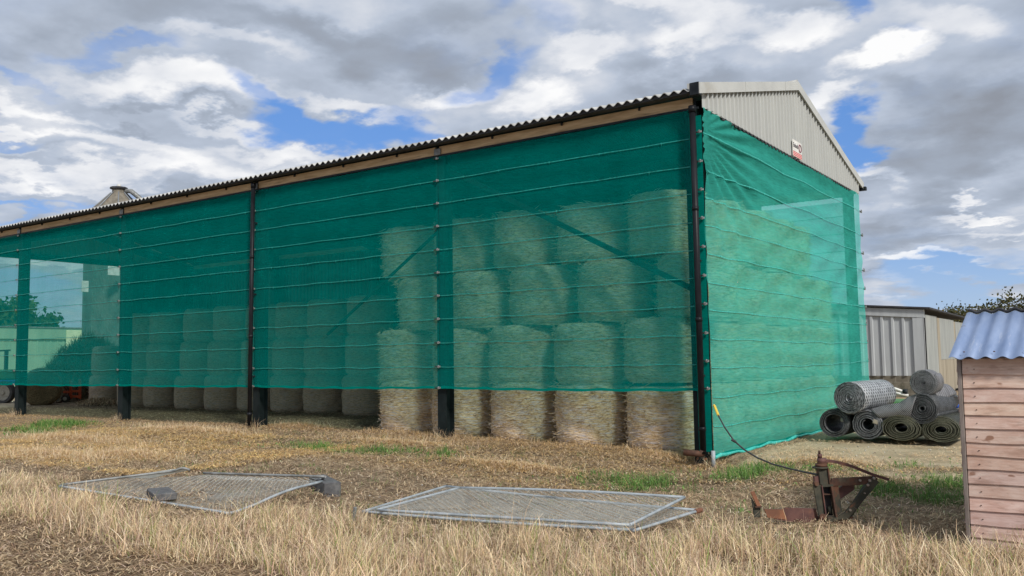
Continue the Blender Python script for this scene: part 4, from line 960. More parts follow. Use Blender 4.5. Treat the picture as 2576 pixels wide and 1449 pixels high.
fm = MB().grid(flap, 20, 8); o = fm.build('mesh_panel', 'roll_mid', fl_, tuple(tl), uvf=[(q[0], q[2]) for q in fm.v]); o.modifiers.new('thickness', 'SOLIDIFY').thickness = .008
fm = MB().grid(lambda u, v: Vector(prof[0]).lerp(prof[-1], u)*(1) + Vector((0, 1.3*v, (-.0 if v == 0 else .0)+.0*u)) if False else flap(u, 1)+Vector((0, 1.2*v, -.02*v)), 20, 5)
o = fm.build('mesh_top', 'roll_mid', fl_, tuple(tl), uvf=[(q[0], q[1]) for q in fm.v]); o.modifiers.new('thickness', 'SOLIDIFY').thickness = .008
# flattened sheet sloping off behind the right of the pile
m2 = thing('mesh_sheet', 'flat grey mesh sheet sloping away right of the top roll', 'mesh sheet', tuple(rc(2380, 990, 4.4)))
ca = [Vector(rc(2340, 978, 4.0)), Vector(rc(2375, 965, 5.0)), Vector(rc(2408, 990, 5.2)), Vector(rc(2365, 1008, 4.1))]
fm = MB().grid(lambda u, v: ca[0].lerp(ca[3], u).lerp(ca[1].lerp(ca[2], u), v)+Vector((0, 0, .05*math.sin(math.pi*u))), 10, 8); o = fm.build('mesh_panel', 'roll_mid', m2, tuple(m2.location), uvf=[(q[0], q[1]) for q in fm.v]); o.modifiers.new('thickness', 'SOLIDIFY').thickness = .02
# stuffed scraps in the two hollow rolls
o = MB(); q = Vector(rc(2120, 1056, YR+.12)); o.box(q, (.09, .06, .09), Matrix.Rotation(.6, 3, 'Y'), .03); tag(o.build('stone', 'concrete', None, tuple(q)), 'pale lump of stone lodged inside the left bottom mesh roll', 'stone')
o = MB(); q = Vector(rc(2203, 1061, YR+.02)); o.box(q, (.10, .05, .08), Matrix.Rotation(.3, 3, 'Y'), .01); tag(o.build('wood_scrap', 'plank', None, tuple(q)), 'small orange brown scrap of wood inside the second mesh roll', 'wood scrap')

# trailer bits behind the pile
tr = thing('trailer', 'small low trailer with white tubular drawbar behind the mesh rolls', 'trailer', tuple(at(2270, 1040, Y=6.5)*np.array([1, 1, 0])))
def P3(px, py, Yv=6.5): return Vector(at(px, py, Y=Yv))
m = MB(); m.tube([P3(2229, 978), P3(2250, 977), P3(2275, 986)], .028, 8); m.tube([P3(2227, 983), P3(2285, 995)], .030, 8); m.tube([P3(2263, 990), P3(2275, 984)], .02, 8); m.tube([P3(2229, 978), P3(2227, 983)], .02, 8); m.build('drawbar', 'white_paint', tr, tuple(tr.location))
a_, b_ = P3(2235, 1000, 6.8), P3(2330, 1040, 6.8); m = MB(); m.box(((a_.x+b_.x)/2, 7.2, .38), (1.15, 1.4, .24), bev=.03); m.build('bed', 'green_paint', tr, tuple(tr.location))
m = MB(); m.box(P3(2239, 1001, 6.6), (.10, .08, .26), bev=.02); m.build('lamp_box', 'red_paint', tr, tuple(tr.location))
for px in (2250, 2320):
    q = P3(px, 1040, 6.7); m = MB(); m.tube([(q.x, q.y-.07, .12), (q.x, q.y+.07, .12)], .24, 18); m.build('wheel', 'rubber', tr, tuple(tr.location))
m = MB(); m.tube([P3(2283, 985), P3(2272, 985)], .05, 10); m.build('hitch', 'black_steel', tr, tuple(tr.location))
bt = thing('handcart', 'blue and white tubular cart between the mesh rolls and the wooden shed', 'cart', tuple(at(2390, 1030, Y=5.0)*np.array([1, 1, 0])))
B3 = lambda px, py, Yv=5.0: Vector(at(px, py, Y=Yv)); bl = tuple(bt.location)
m = MB(); m.tube([B3(2382, 1026), B3(2425, 1017)], .05, 10); m.build('blue_tube', 'blue_plastic', bt, bl)
m = MB(); m.tube([B3(2366, 1029), B3(2373, 1032), B3(2425, 1023)], .02, 8); m.tube([B3(2390, 1008), B3(2425, 1001)], .022, 8); m.tube([B3(2370, 1020), B3(2385, 1026)], .025, 8); m.build('white_frame', 'white_paint', bt, bl)
m = MB(); m.tube([B3(2355, 1045), B3(2425, 1048)], .018, 8); m.build('red_bar', 'red_paint', bt, bl)
m = MB(); m.tube([B3(2368, 1040), B3(2368, 1020)], .03, 8); m.box(B3(2400, 1040, 5.3), (.8, .3, .22), bev=.02); m.build('box_body', 'galv_dull', bt, bl)
m = MB(); m.tube([B3(2403, 1010, 4.95), B3(2403, 1010, 5.1)], .10, 14); m.build('wheel', 'rubber', bt, bl)

# ------------------------------------------------------------------ background shed (right)
SH = thing('metal_shed', 'grey corrugated shed on a block wall behind the mesh rolls', 'shed', (-.6, 22, 0))
sl = tuple(SH.location); xr = -.62; YS = 22.0
def ztop(x): return 3.13+(xr-x)*.085
clad(lambda u, d, z: (xr-5.6+u, YS-d, z), 5.6, lambda u: .68, lambda u: ztop(xr-5.6+u)-.30, .38, .06, rib=.34).build('front_cladding', 'grey_clad', SH, sl)
m = MB(); x0 = xr-5.8; m.add([(x0, YS-.09, ztop(x0)-.30), (xr+.02, YS-.09, ztop(xr)-.30), (xr+.02, YS-.09, ztop(xr)), (x0, YS-.09, ztop(x0)), (x0, YS+.1, ztop(x0)-.30), (xr+.02, YS+.1, ztop(xr)-.30), (xr+.02, YS+.1, ztop(xr)+.01), (x0, YS+.1, ztop(x0)+.01)], [(0, 1, 2, 3), (4, 7, 6, 5), (3, 2, 6, 7), (0, 4, 5, 1), (1, 5, 6, 2), (0, 3, 7, 4)]); m.build('fascia', 'grey_clad', SH, sl)
MB().box((xr-2.8, YS+.12, .2), (5.5, .22, 1.0)).build('block_wall', 'block', SH, sl)
MB().box((xr-.20, YS-.075, (.68+ztop(xr)-.3)/2), (.36, .02, ztop(xr)-.3-.68)).build('corner_flashing', 'grey_clad', SH, sl)
m = MB(); m.add([(x0, YS-.2, ztop(x0)+.03), (xr+.25, YS-.2, ztop(xr)+.02), (xr+.25, YS+11, ztop(xr)-.12), (x0, YS+11, ztop(x0)-.1), (x0, YS-.2, ztop(x0)+.09), (xr+.25, YS-.2, ztop(xr)+.08), (xr+.25, YS+11, ztop(xr)-.06), (x0, YS+11, ztop(x0)-.04)], [(0, 3, 2, 1), (4, 5, 6, 7), (0, 1, 5, 4), (1, 2, 6, 5), (2, 3, 7, 6), (3, 0, 4, 7)]); m.build('roof', 'dark_under', SH, sl)
for (u0, u1, z0, z1, mt, dd) in ((0.1, 2.4, .1, 2.95, 'pale_clad', .0), (2.4, 2.9, .0, 2.9, 'plank', .01), (2.9, 6.2, 1.25, 2.9, 'pale_clad', .02), (6.2, 6.7, 1.3, 2.85, 'plank', .0), (6.7, 11, 1.3, 2.85, 'pale_clad', .015)):
    clad(lambda u, d, z, u0=u0, dd=dd: (xr+.03+dd+d*.5, YS+u0+u, z), u1-u0, lambda u: z0, lambda u: z1, .15, .03).build('side_sheet', mt, SH, sl) if mt != 'plank' else MB().box((xr+.02+dd, YS+(u0+u1)/2, (z0+z1)/2), (.04, u1-u0, z1-z0)).build('side_plank', mt, SH, sl)
for k in range(8): MB().box((xr+.025+.008*(k % 2), YS+2.95+k*.98+.47, .62), (.035, .94, 1.25+.06*(k % 3))).build('side_plank', 'plank', SH, sl)
MB().box((xr-.02, YS+5.5, 1.4), (.04, 10.9, 2.9)).build('side_lining', 'dark_under', SH, sl)

# ------------------------------------------------------------------ wooden shed (right foreground)
wx0, wx1, wy0, wy1 = 4.375, 6.35, -4.45, -2.35; wg = -.34
ws_ = thing('wooden_shed', 'small shed of pink brown weatherboards with a blue corrugated roof', 'shed', (wx0, wy0, wg)); wl = tuple(ws_.location)
nb = 14; z_top = 1.47; z_bot = -.30; bh = (z_top-z_bot)/nb
def boards(p0, p1, outv, z_top, z_bot, nb, tone):
    """lapped weatherboards from p0 to p1"""
    p0 = Vector(p0); p1 = Vector(p1); o = Vector(outv); bh = (z_top-z_bot)/nb; V_, F_, C_ = [], [], []
    rg = random.Random(tone)
    for i in range(nb):
        z0 = z_bot+i*bh-.012; z1 = z0+bh+.022; tn = rg.uniform(.84, 1.04); cc = (tn, tn*rg.uniform(.97, 1.03), tn*rg.uniform(.96, 1.04)); n = 14; e0 = rg.uniform(-.004, .004); bse = len(V_)
        for k in range(n+1):
            t = k/n; q = p0.lerp(p1, t); w1 = .004*math.sin(t*7+i*2.1)+.003*math.sin(t*17+i)
            V_ += [tuple(q+o*.024+Vector((0, 0, z0+w1+e0*t))), tuple(q+o*.007+Vector((0, 0, z1))), tuple(q-o*.002+Vector((0, 0, z1))), tuple(q+o*.002+Vector((0, 0, z0+w1+e0*t)))]; C_ += [cc]*4
        for k in range(n):
            for j in range(4): a_ = bse+k*4+j; b_ = bse+k*4+(j+1) % 4; F_.append((a_, b_, b_+4, a_+4))
        # close both ends
        F_ += [(bse, bse+3, bse+2, bse+1), (bse+n*4, bse+n*4+1, bse+n*4+2, bse+n*4+3)]
    return np.array(V_), np.array(F_), np.array(C_)
for (a_, b_, o_, sd_) in (((wx0+.03, wy0, 0), (wx1, wy0, 0), (0, -1, 0), 1), ((wx1, wy0, 0), (wx1, wy1, 0), (1, 0, 0), 2), ((wx1, wy1, 0), (wx0, wy1, 0), (0, 1, 0), 3), ((wx0, wy1, 0), (wx0, wy0, 0), (-1, 0, 0), 4)):
    v_, f_, c_ = boards(a_, b_, o_, z_top if sd_ in (1,) else 1.5, z_bot, nb, sd_); mkobj('board_wall', bigmesh('board_wall', v_, f_, c_, 'board'), ws_, wl)
MB().box((wx0+.005, wy0-.012, (z_top+z_bot)/2), (.036, .034, z_top-z_bot+.02), bev=.004).build('corner_batten', mottled('batten', (.16, .13, .115), (.26, .22, .20), 6, .8, stretch=(3, 3, .5)), ws_, wl)
nm = MB()
for i in range(nb):
    for xx in (.13, .62, 1.15, 1.7): nm.tube([(wx0+xx+random.uniform(-.01, .01), wy0-.020, z_bot+(i+.30)*bh), (wx0+xx, wy0-.026, z_bot+(i+.30)*bh)], .0045, 6)
nm.build('nails', 'rust', ws_, wl)
mb = MB(); mb.box(((wx0+wx1)/2, wy0+.10, -.37), (wx1-wx0-.1, .10, .12)); mb.box(((wx0+wx1)/2, wy1-.10, -.37), (wx1-wx0-.1, .10, .12)); mb.build('skid', 'dark_under', ws_, wl)
# roof sheet
def broof():
    P_ = .14; n = int((wx1-wx0+.22)/P_*12); xs_ = np.linspace(wx0-.065, wx1+.15, n); zc = .013*np.cos(2*np.pi*xs_/P_)
    pk = []; 
    for yy, zz_, th_ in ((wy0-.13, 1.49, 0), (wy0+1.15, 1.955, 0), (wy1+.13, 1.52, 0), (wy1+.13, 1.52, -.005), (wy0+1.15, 1.955, -.005), (wy0-.13, 1.49, -.005)): pk.append(np.c_[xs_, np.full(n, yy), zz_+zc+th_])
    Ff = []
    for r in range(6): a = np.arange(n-1)+r*n; b = np.arange(n-1)+((r+1) % 6)*n; Ff.append(np.c_[a, a+1, b+1, b])
    return np.concatenate(pk), np.concatenate(Ff)
v_, f_ = broof(); rf = mkobj('roof', bigmesh('roof', v_, f_, None, 'blue_sheet', True), ws_, wl)
m = MB(); n = 60
xs_ = np.linspace(wx0-.05, wx1+.14, n*3)
m.tube([(x_, wy0+1.15, 1.975+.014*math.cos(2*math.pi*x_/.14)) for x_ in xs_], .014, 6); m.build('ridge_strip', 'dark_under', rf, wl)
nm = MB()
for k in range(6): nm.tube([(wx0+.06+k*.25, wy0-.06+.02*(k % 2), 1.52+.02), (wx0+.06+k*.25, wy0-.06+.02*(k % 2), 1.55)], .009, 6)
nm.build('roof_screws', 'rust', rf, wl)

# ------------------------------------------------------------------ chain-link fence panels lying on the ground
def panel(label, cor, rise, seed, pitch=.10, wr=.0021, tr_=.0165, curl=0, tubes=(1, 1, 1, 1), mid=False, frame='galv'):
    """cor: four world corners in order"""
    c = [Vector(q) for q in cor]; L0 = sum((c[i]-c[0]).length for i in (0,))
    ctr = (c[0]+c[1]+c[2]+c[3])/4; loc = tuple(ctr); th = thing('fence_panel', label, 'fence panel', loc, 0, 'wire mesh fence panels lying on the ground')
    U = (c[1]-c[0]).length; Vv = (c[3]-c[0]).length
    def sf(u, v):
        q = c[0].lerp(c[1], u).lerp(c[3].lerp(c[2], u), v); q.z += rise(u, v); return q
    for k, (a_, b_) in enumerate((((0, 0), (1, 0)), ((1, 0), (1, 1)), ((1, 1), (0, 1)), ((0, 1), (0, 0)))):
        if not tubes[k]: continue
        pts = [sf(a_[0]+(b_[0]-a_[0])*t/12, a_[1]+(b_[1]-a_[1])*t/12) for t in range(13)]
        MB().tube(pts, tr_, 10).build('frame_tube', frame, th, loc)
    if mid: MB().tube([sf(.5, t/8) for t in range(9)], .012, 8).build('frame_tube', frame, th, loc)
    m = MB()
    for fam in (1, -1):
        k = -int(Vv/pitch)-1
        while k*pitch < U+Vv:
            s0 = k*pitch; pts = []
            # line u*U = s0 + fam*w, w=v*V
            lo, hi = 0.0, Vv
            if fam == 1: lo = max(lo, -s0); hi = min(hi, U-s0)
            else: lo = max(lo, s0-U); hi = min(hi, s0)
            if hi-lo > .05:
                ns = max(2, int((hi-lo)/.16)+1)
                for i in range(ns+1):
                    w_ = lo+(hi-lo)*i/ns; pts.append(sf((s0+fam*w_)/U, w_/Vv)+Vector((0, 0, .002*fam)))
                m.tube(pts, wr, 3, False, False)
            k += 1
    m.build('chain_link', 'wire', th, loc)
    return th, sf
def W3(px, py, h): 
    z = -.2
    for _ in range(8): q = at(px, py, z=z); z = gz(q[0], q[1])+h
    return tuple(at(px, py, z=z))
# left panel (near corner sinks into the grass)
cA = [W3(149, 1223, .07), W3(577, 1292, .03), W3(810, 1211, .20), W3(520, 1194, .16)]
panel('sagging chain link panel with a grey block lying on it', cA, lambda u, v: -.05*math.sin(math.pi*u)*math.sin(math.pi*v)+.035*math.sin(u*5+v*4)*math.sin(math.pi*v)+.03*math.exp(-((u-.75)**2+(v-.35)**2)/.05), 1, .10, tubes=(1, 1, 0, 0))
cB = [W3(149, 1221, .09), W3(457, 1184, .12), W3(520, 1193, .10), W3(330, 1215, .05)]
cB = [W3(152, 1220, .08), W3(380, 1203, .10), W3(478, 1183, .22), W3(440, 1184, .22)]
panel('crumpled strip of fence mesh curling up at the back of the left panel', cB, lambda u, v: .03*math.sin(u*3.1), 2, .05, tubes=(0, 0, 1, 1), frame='galv_dull')
cC = [W3(520, 1194, .13), W3(795, 1203, .14), W3(818, 1201, .22), W3(535, 1186, .18)]
panel('second panel edge lying under the right of the sagging left panel', [W3(560, 1206, .06), W3(800, 1212, .12), W3(818, 1199, .22), W3(512, 1190, .16)], lambda u, v: .0, 3, .10, tubes=(0, 1, 1, 0), frame='galv_dull')
# right pair
hB = .16
cD = [W3(913, 1287, .05), W3(1122, 1223, .12), W3(1745, 1266, .06), W3(1600, 1333, .05)]
cD = [W3(913, 1287, .05), W3(1598, 1334, .06), W3(1760, 1284, .12), W3(1122, 1223, .10)]
panel('lower of the two stacked chain link panels in the foreground', cD, lambda u, v: -.015*math.sin(math.pi*u), 4, .10, mid=False)
cE = [W3(947, 1283, .13), W3(1584, 1321, .17), W3(1722, 1251, .22), W3(1157, 1227, .16)]
panel('upper of the two stacked chain link panels in the foreground', cE, lambda u, v: .02*math.sin(math.pi*u)*v-.04*math.sin(math.pi*u)*math.sin(math.pi*v), 5, .10, mid=False)
q = Vector(cD[2]); r_ = Vector(cD[1]); dd = (q-r_).normalized(); MB()
tag(MB().tube([q-dd*.09+Vector((0, 0, 0)), q+dd*.03], .028, 12).build('orange_cap', 'rust_bright', None, tuple(q)), 'rusty orange cap on the right tip of the lower stacked panel', 'pipe cap')
m = MB(); q = Vector(W3(890, 1310, .08)); m.box(q, (.035, .03, .30), Matrix.Rotation(.15, 3, 'Y'), .004); tag(m.build('metal_stake', 'galv_dull', None, tuple(q)), 'short grey metal stake standing at the left end of the stacked panels', 'stake')
# rubber foot blocks
def block(label, c, sx, sy, sz, rz, slots=5, tilt=0.0, mat='rubber_block'):
    th = thing('foot_block', label, 'foot block', c, rz, 'ballast blocks for fence panels'); th.rotation_euler = (tilt, 0, rz)
    m = MB(); m.box((0, 0, sz/2), (sx, sy, sz), bev=.008)
    m.build('body', mat, th)
    for k in range(slots):
        MB().box((-sx/2+sx*(k+.6)/(slots+.2), -sy/2-.004, sz*.42), (.018, .012, sz*.55)).build('slot', 'dark_under', th)
    return th
qq = W3(388, 1250, .06); block('grey ribbed block resting on the left sagging panel', (qq[0], qq[1]+.1, qq[2]-.02), .60, .26, .085, R(-25))
qq = W3(795, 1240, .0); block('grey block standing at the right end of the left panel', (qq[0], qq[1]+.15, qq[2]-.02), .90, .22, .19, R(-30), 3, mat='rubber_block')

# ------------------------------------------------------------------ rusty plough frame
q0 = at(2085, 1315, z=-.30); plx = nrm((_r[0], _r[1], 0)); rz = math.atan2(plx[1], plx[0])
# set it nearer than the ray on flat ground: the ground here is at -0.3
zg = gz(q0[0], q0[1]); q0 = at(2085, 1315, z=zg-.01)
pg = thing('plough_frame', 'rusty iron plough frame standing on the ground with a curved bar', 'plough', tuple(q0), rz)
sc = dep(q0)/FPX*.162      # metres per unit of the measured drawing
def L(zx, zy, d=0.0): return (((zx-1359)*sc), d, (1290-zy)*sc)
def pz(poly, y0, y1, name, mat):
    return MB().prism([(L(*p)[0], L(*p)[2]) for p in poly], y0, y1).build(name, mat, pg)
pz([(1105, 690), (1225, 700), (1280, 1190), (1240, 1240), (1180, 1215)], -.085, -.060, 'left_upright', 'rust_green')
pz([(1222, 700), (1237, 700), (1285, 1195), (1268, 1200)], -.105, -.0, 'upright_flange', 'rust_purple')
pz([(1400, 600), (2060, 575), (2110, 610), (2090, 660), (1880, 705), (1400, 715), (1380, 690)], -.07, -.045, 'top_bar', 'rust')
pz([(2030, 585), (2110, 660), (1600, 1215), (1440, 1220), (1420, 1190), (1560, 1120), (1900, 720)], -.105, -.078, 'diagonal_strut', 'rust_green')
pz([(2050, 600), (2112, 600), (2112, 690), (1700, 1210), (1610, 1215)], -.02, .06, 'rear_strut', 'rust_green')
pz([(1385, 715), (1500, 705), (1545, 1110), (1450, 1190)], -.060, .02, 'inner_upright', 'rust_green')
pz([(1370, 715), (1398, 715), (1452, 1190), (1425, 1190)], -.10, -.05, 'inner_flange', 'rust')
pz([(1510, 800), (1660, 705), (1800, 690), (1790, 800), (1540, 960)], .03, .06, 'gusset_plate', 'rust_purple')
pz([(1215, 430), (1345, 430), (1368, 690), (1230, 690)], -.05, .05, 'hollow_column', 'rust_green')
pz([(1345, 440), (1362, 440), (1385, 700), (1366, 700)], -.07, .03, 'column_edge', 'rust')
pz([(1235, 690), (1410, 690), (1410, 715), (1240, 725)], -.09, .04, 'shelf_plate', 'rust_green')
pz([(1270, 730), (1385, 730), (1430, 1180), (1290, 1180)], .0, .03, 'dark_web', 'dark_under')
pz([(1250, 835), (1385, 835), (1385, 850), (1250, 850)], -.07, .02, 'cross_plate', 'rust')
m = MB(); m.tube([L(1265, 420, 0), L(1265, 460, 0)], .001, 4); 
def disc(cx, cy, rx, h, yc=0, seg=18):
    x, _, z = L(cx, cy); return MB().tube([(x, yc, z-h/2), (x, yc, z+h/2)], rx*sc, seg)
disc(1262, 440, 122, .016).build('collar_plate', 'rust_green', pg)
disc(1280, 405, 92, 45*sc).build('collar', 'rust', pg)
disc(1290, 340, 68, 85*sc).build('swivel_head', 'rust_purple', pg)
disc(1300, 372, 80, 18*sc).build('washer', 'rust', pg)
disc(1263, 262, 34, 60*sc, 0, 6).build('pin_nut', 'rust_purple', pg)
disc(1258, 205, 18, 50*sc, 0, 10).build('pin', 'rust', pg)
cur = [(1290, 335), (1400, 340), (1530, 365), (1680, 405), (1850, 470), (2000, 535), (2150, 590), (2310, 640)]
m = MB(); 
for a_, b_ in zip(cur[:-1], cur[1:]): m.beam(L(*a_), (L(*b_)[0]+.004, 0, L(*b_)[2]), .045, .024+.006, up=(0, 0, 1))
m.build('curved_bar', 'rust_purple', pg)
m = MB()
for (bx, by) in ((1832, 632), (1962, 632), (1930, 700), (2030, 598), (1640, 1075), (1875, 822)):
    x, _, z = L(bx, by); yy = -.105 if (bx, by) not in ((1832, 632),) else -.07; m.tube([(x, yy-.018, z), (x, yy+.005, z)], 20*sc if bx != 1875 else 13*sc, 6)
m.build('bolts', 'bolt', pg)
x, _, z = L(1222, 1178); m = MB(); m.tube([(x, -.12, z), (x, -.06, z)], 52*sc, 16); m.tube([(x, -.135, z), (x, -.11, z)], 20*sc, 6); m.build('pivot_boss', 'rust', pg)
pz([(1155, 580), (1225, 560), (1240, 700), (1180, 700), (1155, 640)], -.03, .03, 'link_plate', 'rust_purple')
x, _, z = L(1150, 672); m = MB(); m.tube([(x, -.11, z), (x, -.03, z)], 34*sc, 10); m.build('link_pin', 'rust', pg)
pz([(355, 1062), (640, 1070), (690, 1042), (1150, 1065), (1200, 1290), (770, 1265), (540, 1222), (400, 1190)], -.03, -.005, 'long_blade', 'rust_purple')
pz([(355, 1060), (640, 1068), (700, 1225), (400, 1190)], -.036, -.0305, 'blade_wear_plate', 'rust_bright')
pz([(1180, 1195), (1440, 1200), (1620, 1215), (1640, 1290), (1450, 1320), (1180, 1280)], -.07, .05, 'foot', 'rust')
pz([(1290, 1175), (1370, 1175), (1375, 1250), (1285, 1250)], -.12, -.07, 'foot_lug', 'rust_green')
pz([(1380, 1190), (1440, 1190), (1445, 1245), (1375, 1245)], -.11, -.07, 'foot_lug', 'rust_green')
pz([(152, 795), (205, 785), (300, 1010), (245, 1025)], -.04, .0, 'upright_tine', 'rust_bright')
pz([(168, 880), (230, 1000), (300, 1010), (300, 1190), (205, 1190)], -.015, .02, 'tine_bracket', 'rust_green')
pz([(210, 1010), (318, 1010), (318, 1030), (210, 1030)], -.05, .03, 'tine_clamp', 'rust')
x, _, z = L(340, 1145); tag(MB().tube([Vector((x+.02*math.cos(a_*.9)*(1+.1*a_/6), -.045, z+.02*math.sin(a_*.9))) for a_ in range(20)]+[Vector((x-.02, -.05, z+.09))], .004, 5).build('twine', 'plank', pg), 'knot of pale twine')
m = MB(); ctr = L(1690, 1240); m.tube([(ctr[0]+.03*math.cos(a_), .0+.03*math.sin(a_), ctr[2]+.004*a_) for a_ in np.linspace(0, 6.2, 16)], .006, 6); m.build('spring_ring', 'rust_bright', pg)
disc(1375, 1090, 36, 110*sc, -.02, 10).build('inner_roller', 'rust_green', pg)

# cable from the netting down to the plough
endp = Vector(q0)+Vector((plx[0]*L(1205, 570)[0], plx[1]*L(1205, 570)[0], L(1205, 570)[2]))
pp = [(1798, 1022), (1807, 1045), (1823, 1075), (1846, 1108), (1872, 1131), (1906, 1152), (1945, 1168), (1990, 1180), (2030, 1189), (2058, 1194)]
d0 = float(dep(at(1798, 1022, X=.24))); d1 = float(dep(endp)); pts = []
for i, (a_, b_) in enumerate(pp):
    t = i/(len(pp)-1); D_ = 1/((1-t)/d0+t/d1); rr = ray(a_, b_); pts.append(Vector(CAM+rr*D_))
cb = thing('cable', 'black cable hanging from the gable netting corner down to the rusty plough', 'cable', tuple(pts[0]))
MB().tube(pts, .0115, 8).build('cord', 'hose', cb, tuple(pts[0]))
MB().tube([pts[0]+Vector((-.02, 0, .02)), pts[0], pts[1]], .02, 8).build('end_sleeve', 'yellow', cb, tuple(pts[0]))
MB().tube([pts[3]+Vector((-.03, 0, .01)), pts[3]+Vector((.03, 0, -.02))], .02, 8).build('clip', 'hose', cb, tuple(pts[0]))

# ------------------------------------------------------------------ beyond the far end of the barn
sil = thing('silo', 'octagonal grain silo with a pyramid roof and top vent behind the barn', 'silo', (-36, 11.1, 0)); sl_ = tuple(sil.location); SR = 1.55
cs = at(298, 600, Y=None, X=-36); scx, scy = -36.0, at(298, 520, X=-36)[1]
zE = at(212, 541, X=-36)[2]; zN = at(298, 486.5, X=-36)[2]; zT = at(298, 476, X=-36)[2]
def oct_(r, z, n=8, ph=.3): return [(scx+r*math.cos(2*math.pi*(k+ph)/n), scy+r*math.sin(2*math.pi*(k+ph)/n), z) for k in range(n)]
def frust(r0, z0, r1, z1, ph=.3): a_ = oct_(r0, z0, 8, ph)+oct_(r1, z1, 8, ph); return MB().add(a_, [(k, (k+1) % 8, 8+(k+1) % 8, 8+k) for k in range(8)]+[tuple(range(8))[::-1], tuple(range(8, 16))])
frust(SR, 0, SR, zE).build('body', 'tarp', sil, sl_)
rf = frust(SR*1.06, zE+.003, .34, zN).build('roof', 'silo', sil, sl_)
for k in range(8):
    a_ = oct_(SR*1.07, zE+.02)[k]; b_ = oct_(.36, zN+.02)[k]; MB().tube([a_, b_], .035, 6).build('hip_strip', 'silo_pale', rf, sl_)
frust(.33, zN, .30, zT).build('neck', 'silo', sil, sl_)
frust(.42, zT+.003, .42, zT+.09).build('cap', 'dark_under', sil, sl_)
frust(.10, zT+.09, .10, zT+.24).build('vent', 'white_paint', sil, sl_)
pth = [Vector(at(312, 484, X=-35.9)), Vector(at(320, 480.5, X=-35.6)), Vector(at(330, 481, X=-35.4)), Vector(at(345, 493, X=-35.2)), Vector(at(385, 528, X=-34.6))]
MB().tube(pth, .12, 10).build('delivery_pipe', 'galv_dull', sil, sl_)
for (x0, x1, y0, y1) in ((272, 300, 665, 694), (327, 334, 664, 690), (206, 222, 706, 735)):  # pale boxes added on the silo for bright gaps and a bracket
    a_ = at(x0, y0, X=-33.9); b_ = at(x1, y1, X=-33.9); MB().box((-33.9, (a_[1]+b_[1])/2, (a_[2]+b_[2])/2), (.06, abs(b_[1]-a_[1]), abs(a_[2]-b_[2])), bev=.01).build('pale_panel', 'white_paint', sil, sl_)
# pale green shed beyond
gx = -62
a_ = at(-120, 820, X=gx); b_ = at(330, 830, X=gx); zt = at(100, 823, X=gx)[2]
gs = thing('green_shed', 'long low pale green farm building beyond the barn end', 'building', (gx, (a_[1]+b_[1])/2, 0)); gl_ = tuple(gs.location)
y0_, y1_ = a_[1]-8, b_[1]+6
clad(lambda u, d, z: (gx+d, y0_+u, z), y1_-y0_, lambda u: 0, lambda u: zt-.9, .5, .05).build('wall', 'green_wall', gs, gl_)
MB().box((gx+.05, (y0_+y1_)/2, zt-.45), (.3, y1_-y0_, .9)).build('fascia', 'green_wall', gs, gl_)
MB().add([(gx+.3, y0_, zt+.02), (gx+.3, y1_, zt+.02), (gx-9, y1_, zt-.5), (gx-9, y0_, zt-.5), (gx+.3, y0_, zt-.06), (gx+.3, y1_, zt-.06), (gx-9, y1_, 0), (gx-9, y0_, 0)], [(0, 1, 2, 3), (4, 7, 6, 5), (0, 4, 5, 1), (1, 5, 6, 2), (2, 6, 7, 3), (3, 7, 4, 0)]).build('roof', 'galv_dull', gs, gl_)
p_ = at(238, 886, X=gx+.2); q_ = at(207, 855, X=gx+.2); r2 = at(166, 855, X=gx+.2); MB().box((gx+.22, (r2[1]+at(208, 855, X=gx+.2)[1])/2, (q_[2]+p_[2])/2), (.1, at(208, 855, X=gx+.2)[1]-r2[1], q_[2]-p_[2]+1.5), bev=.02).build('door', 'pale_wall', gs, gl_)
# heap of hay
def heap(label, c, rx, ry, h, n, cols, seed):
    m = MB(); rg = np.random.default_rng(seed)
    def fn(u, v):
        a_ = u*2*math.pi; r_ = v; k = 1+.25*(float(vnoise(np.float64(math.cos(a_)*2+5), np.float64(math.sin(a_)*2+5)))-.5)
        z = h*(1-r_**1.7)*(1+.25*(float(vnoise(np.float64(u*30+3), np.float64(v*9)))-.5)); return (c[0]+rx*r_*k*math.cos(a_), c[1]+ry*r_*k*math.sin(a_), max(-.05, z))
    th = thing('hay_heap', label, 'hay heap', (c[0], c[1], 0)); lc = (c[0], c[1], 0)
    m.grid(fn, 60, 24).build('hay_core', mottled('hay_core', (.10, .09, .05), (.19, .16, .09), 3, .9, bmp=1, bd=.1), th, lc)
    th['label'] = label
    u = rg.random(n); v = np.sqrt(rg.random(n)); P_ = np.array([fn(a_, b_) for a_, b_ in zip(u, v)])
    bl = blades(n, P_+np.c_[rng.normal(0, .05, n), rng.normal(0, .05, n), rng.random(n)*.08], (.18+.3*rng.random(n))*(1 if h > 1 else .35), .02+.02*rng.random(n), pal(n, cols), 1.2)
    bl[0][:] -= np.array(lc); mkobj('hay_strands', bigmesh('hay_strands', *bl), th)
    return th
qh = at(215, 985, z=.0); heap('dark green brown heap of old hay under the far end of the barn', tuple((CAM+ray(228, 930)*39.5)[:2]), 3.0, 2.6, 2.55, 9000, [(.14, .13, .065), (.20, .17, .09), (.26, .20, .11), (.09, .09, .045)], 5)
qh = at(200, 1016, z=.0); heap('low brown heap of loose straw in front of the barn machinery', (qh[0]+2.6, qh[1]-.6), 1.3, .5, .16, 1600, BROWN, 6)
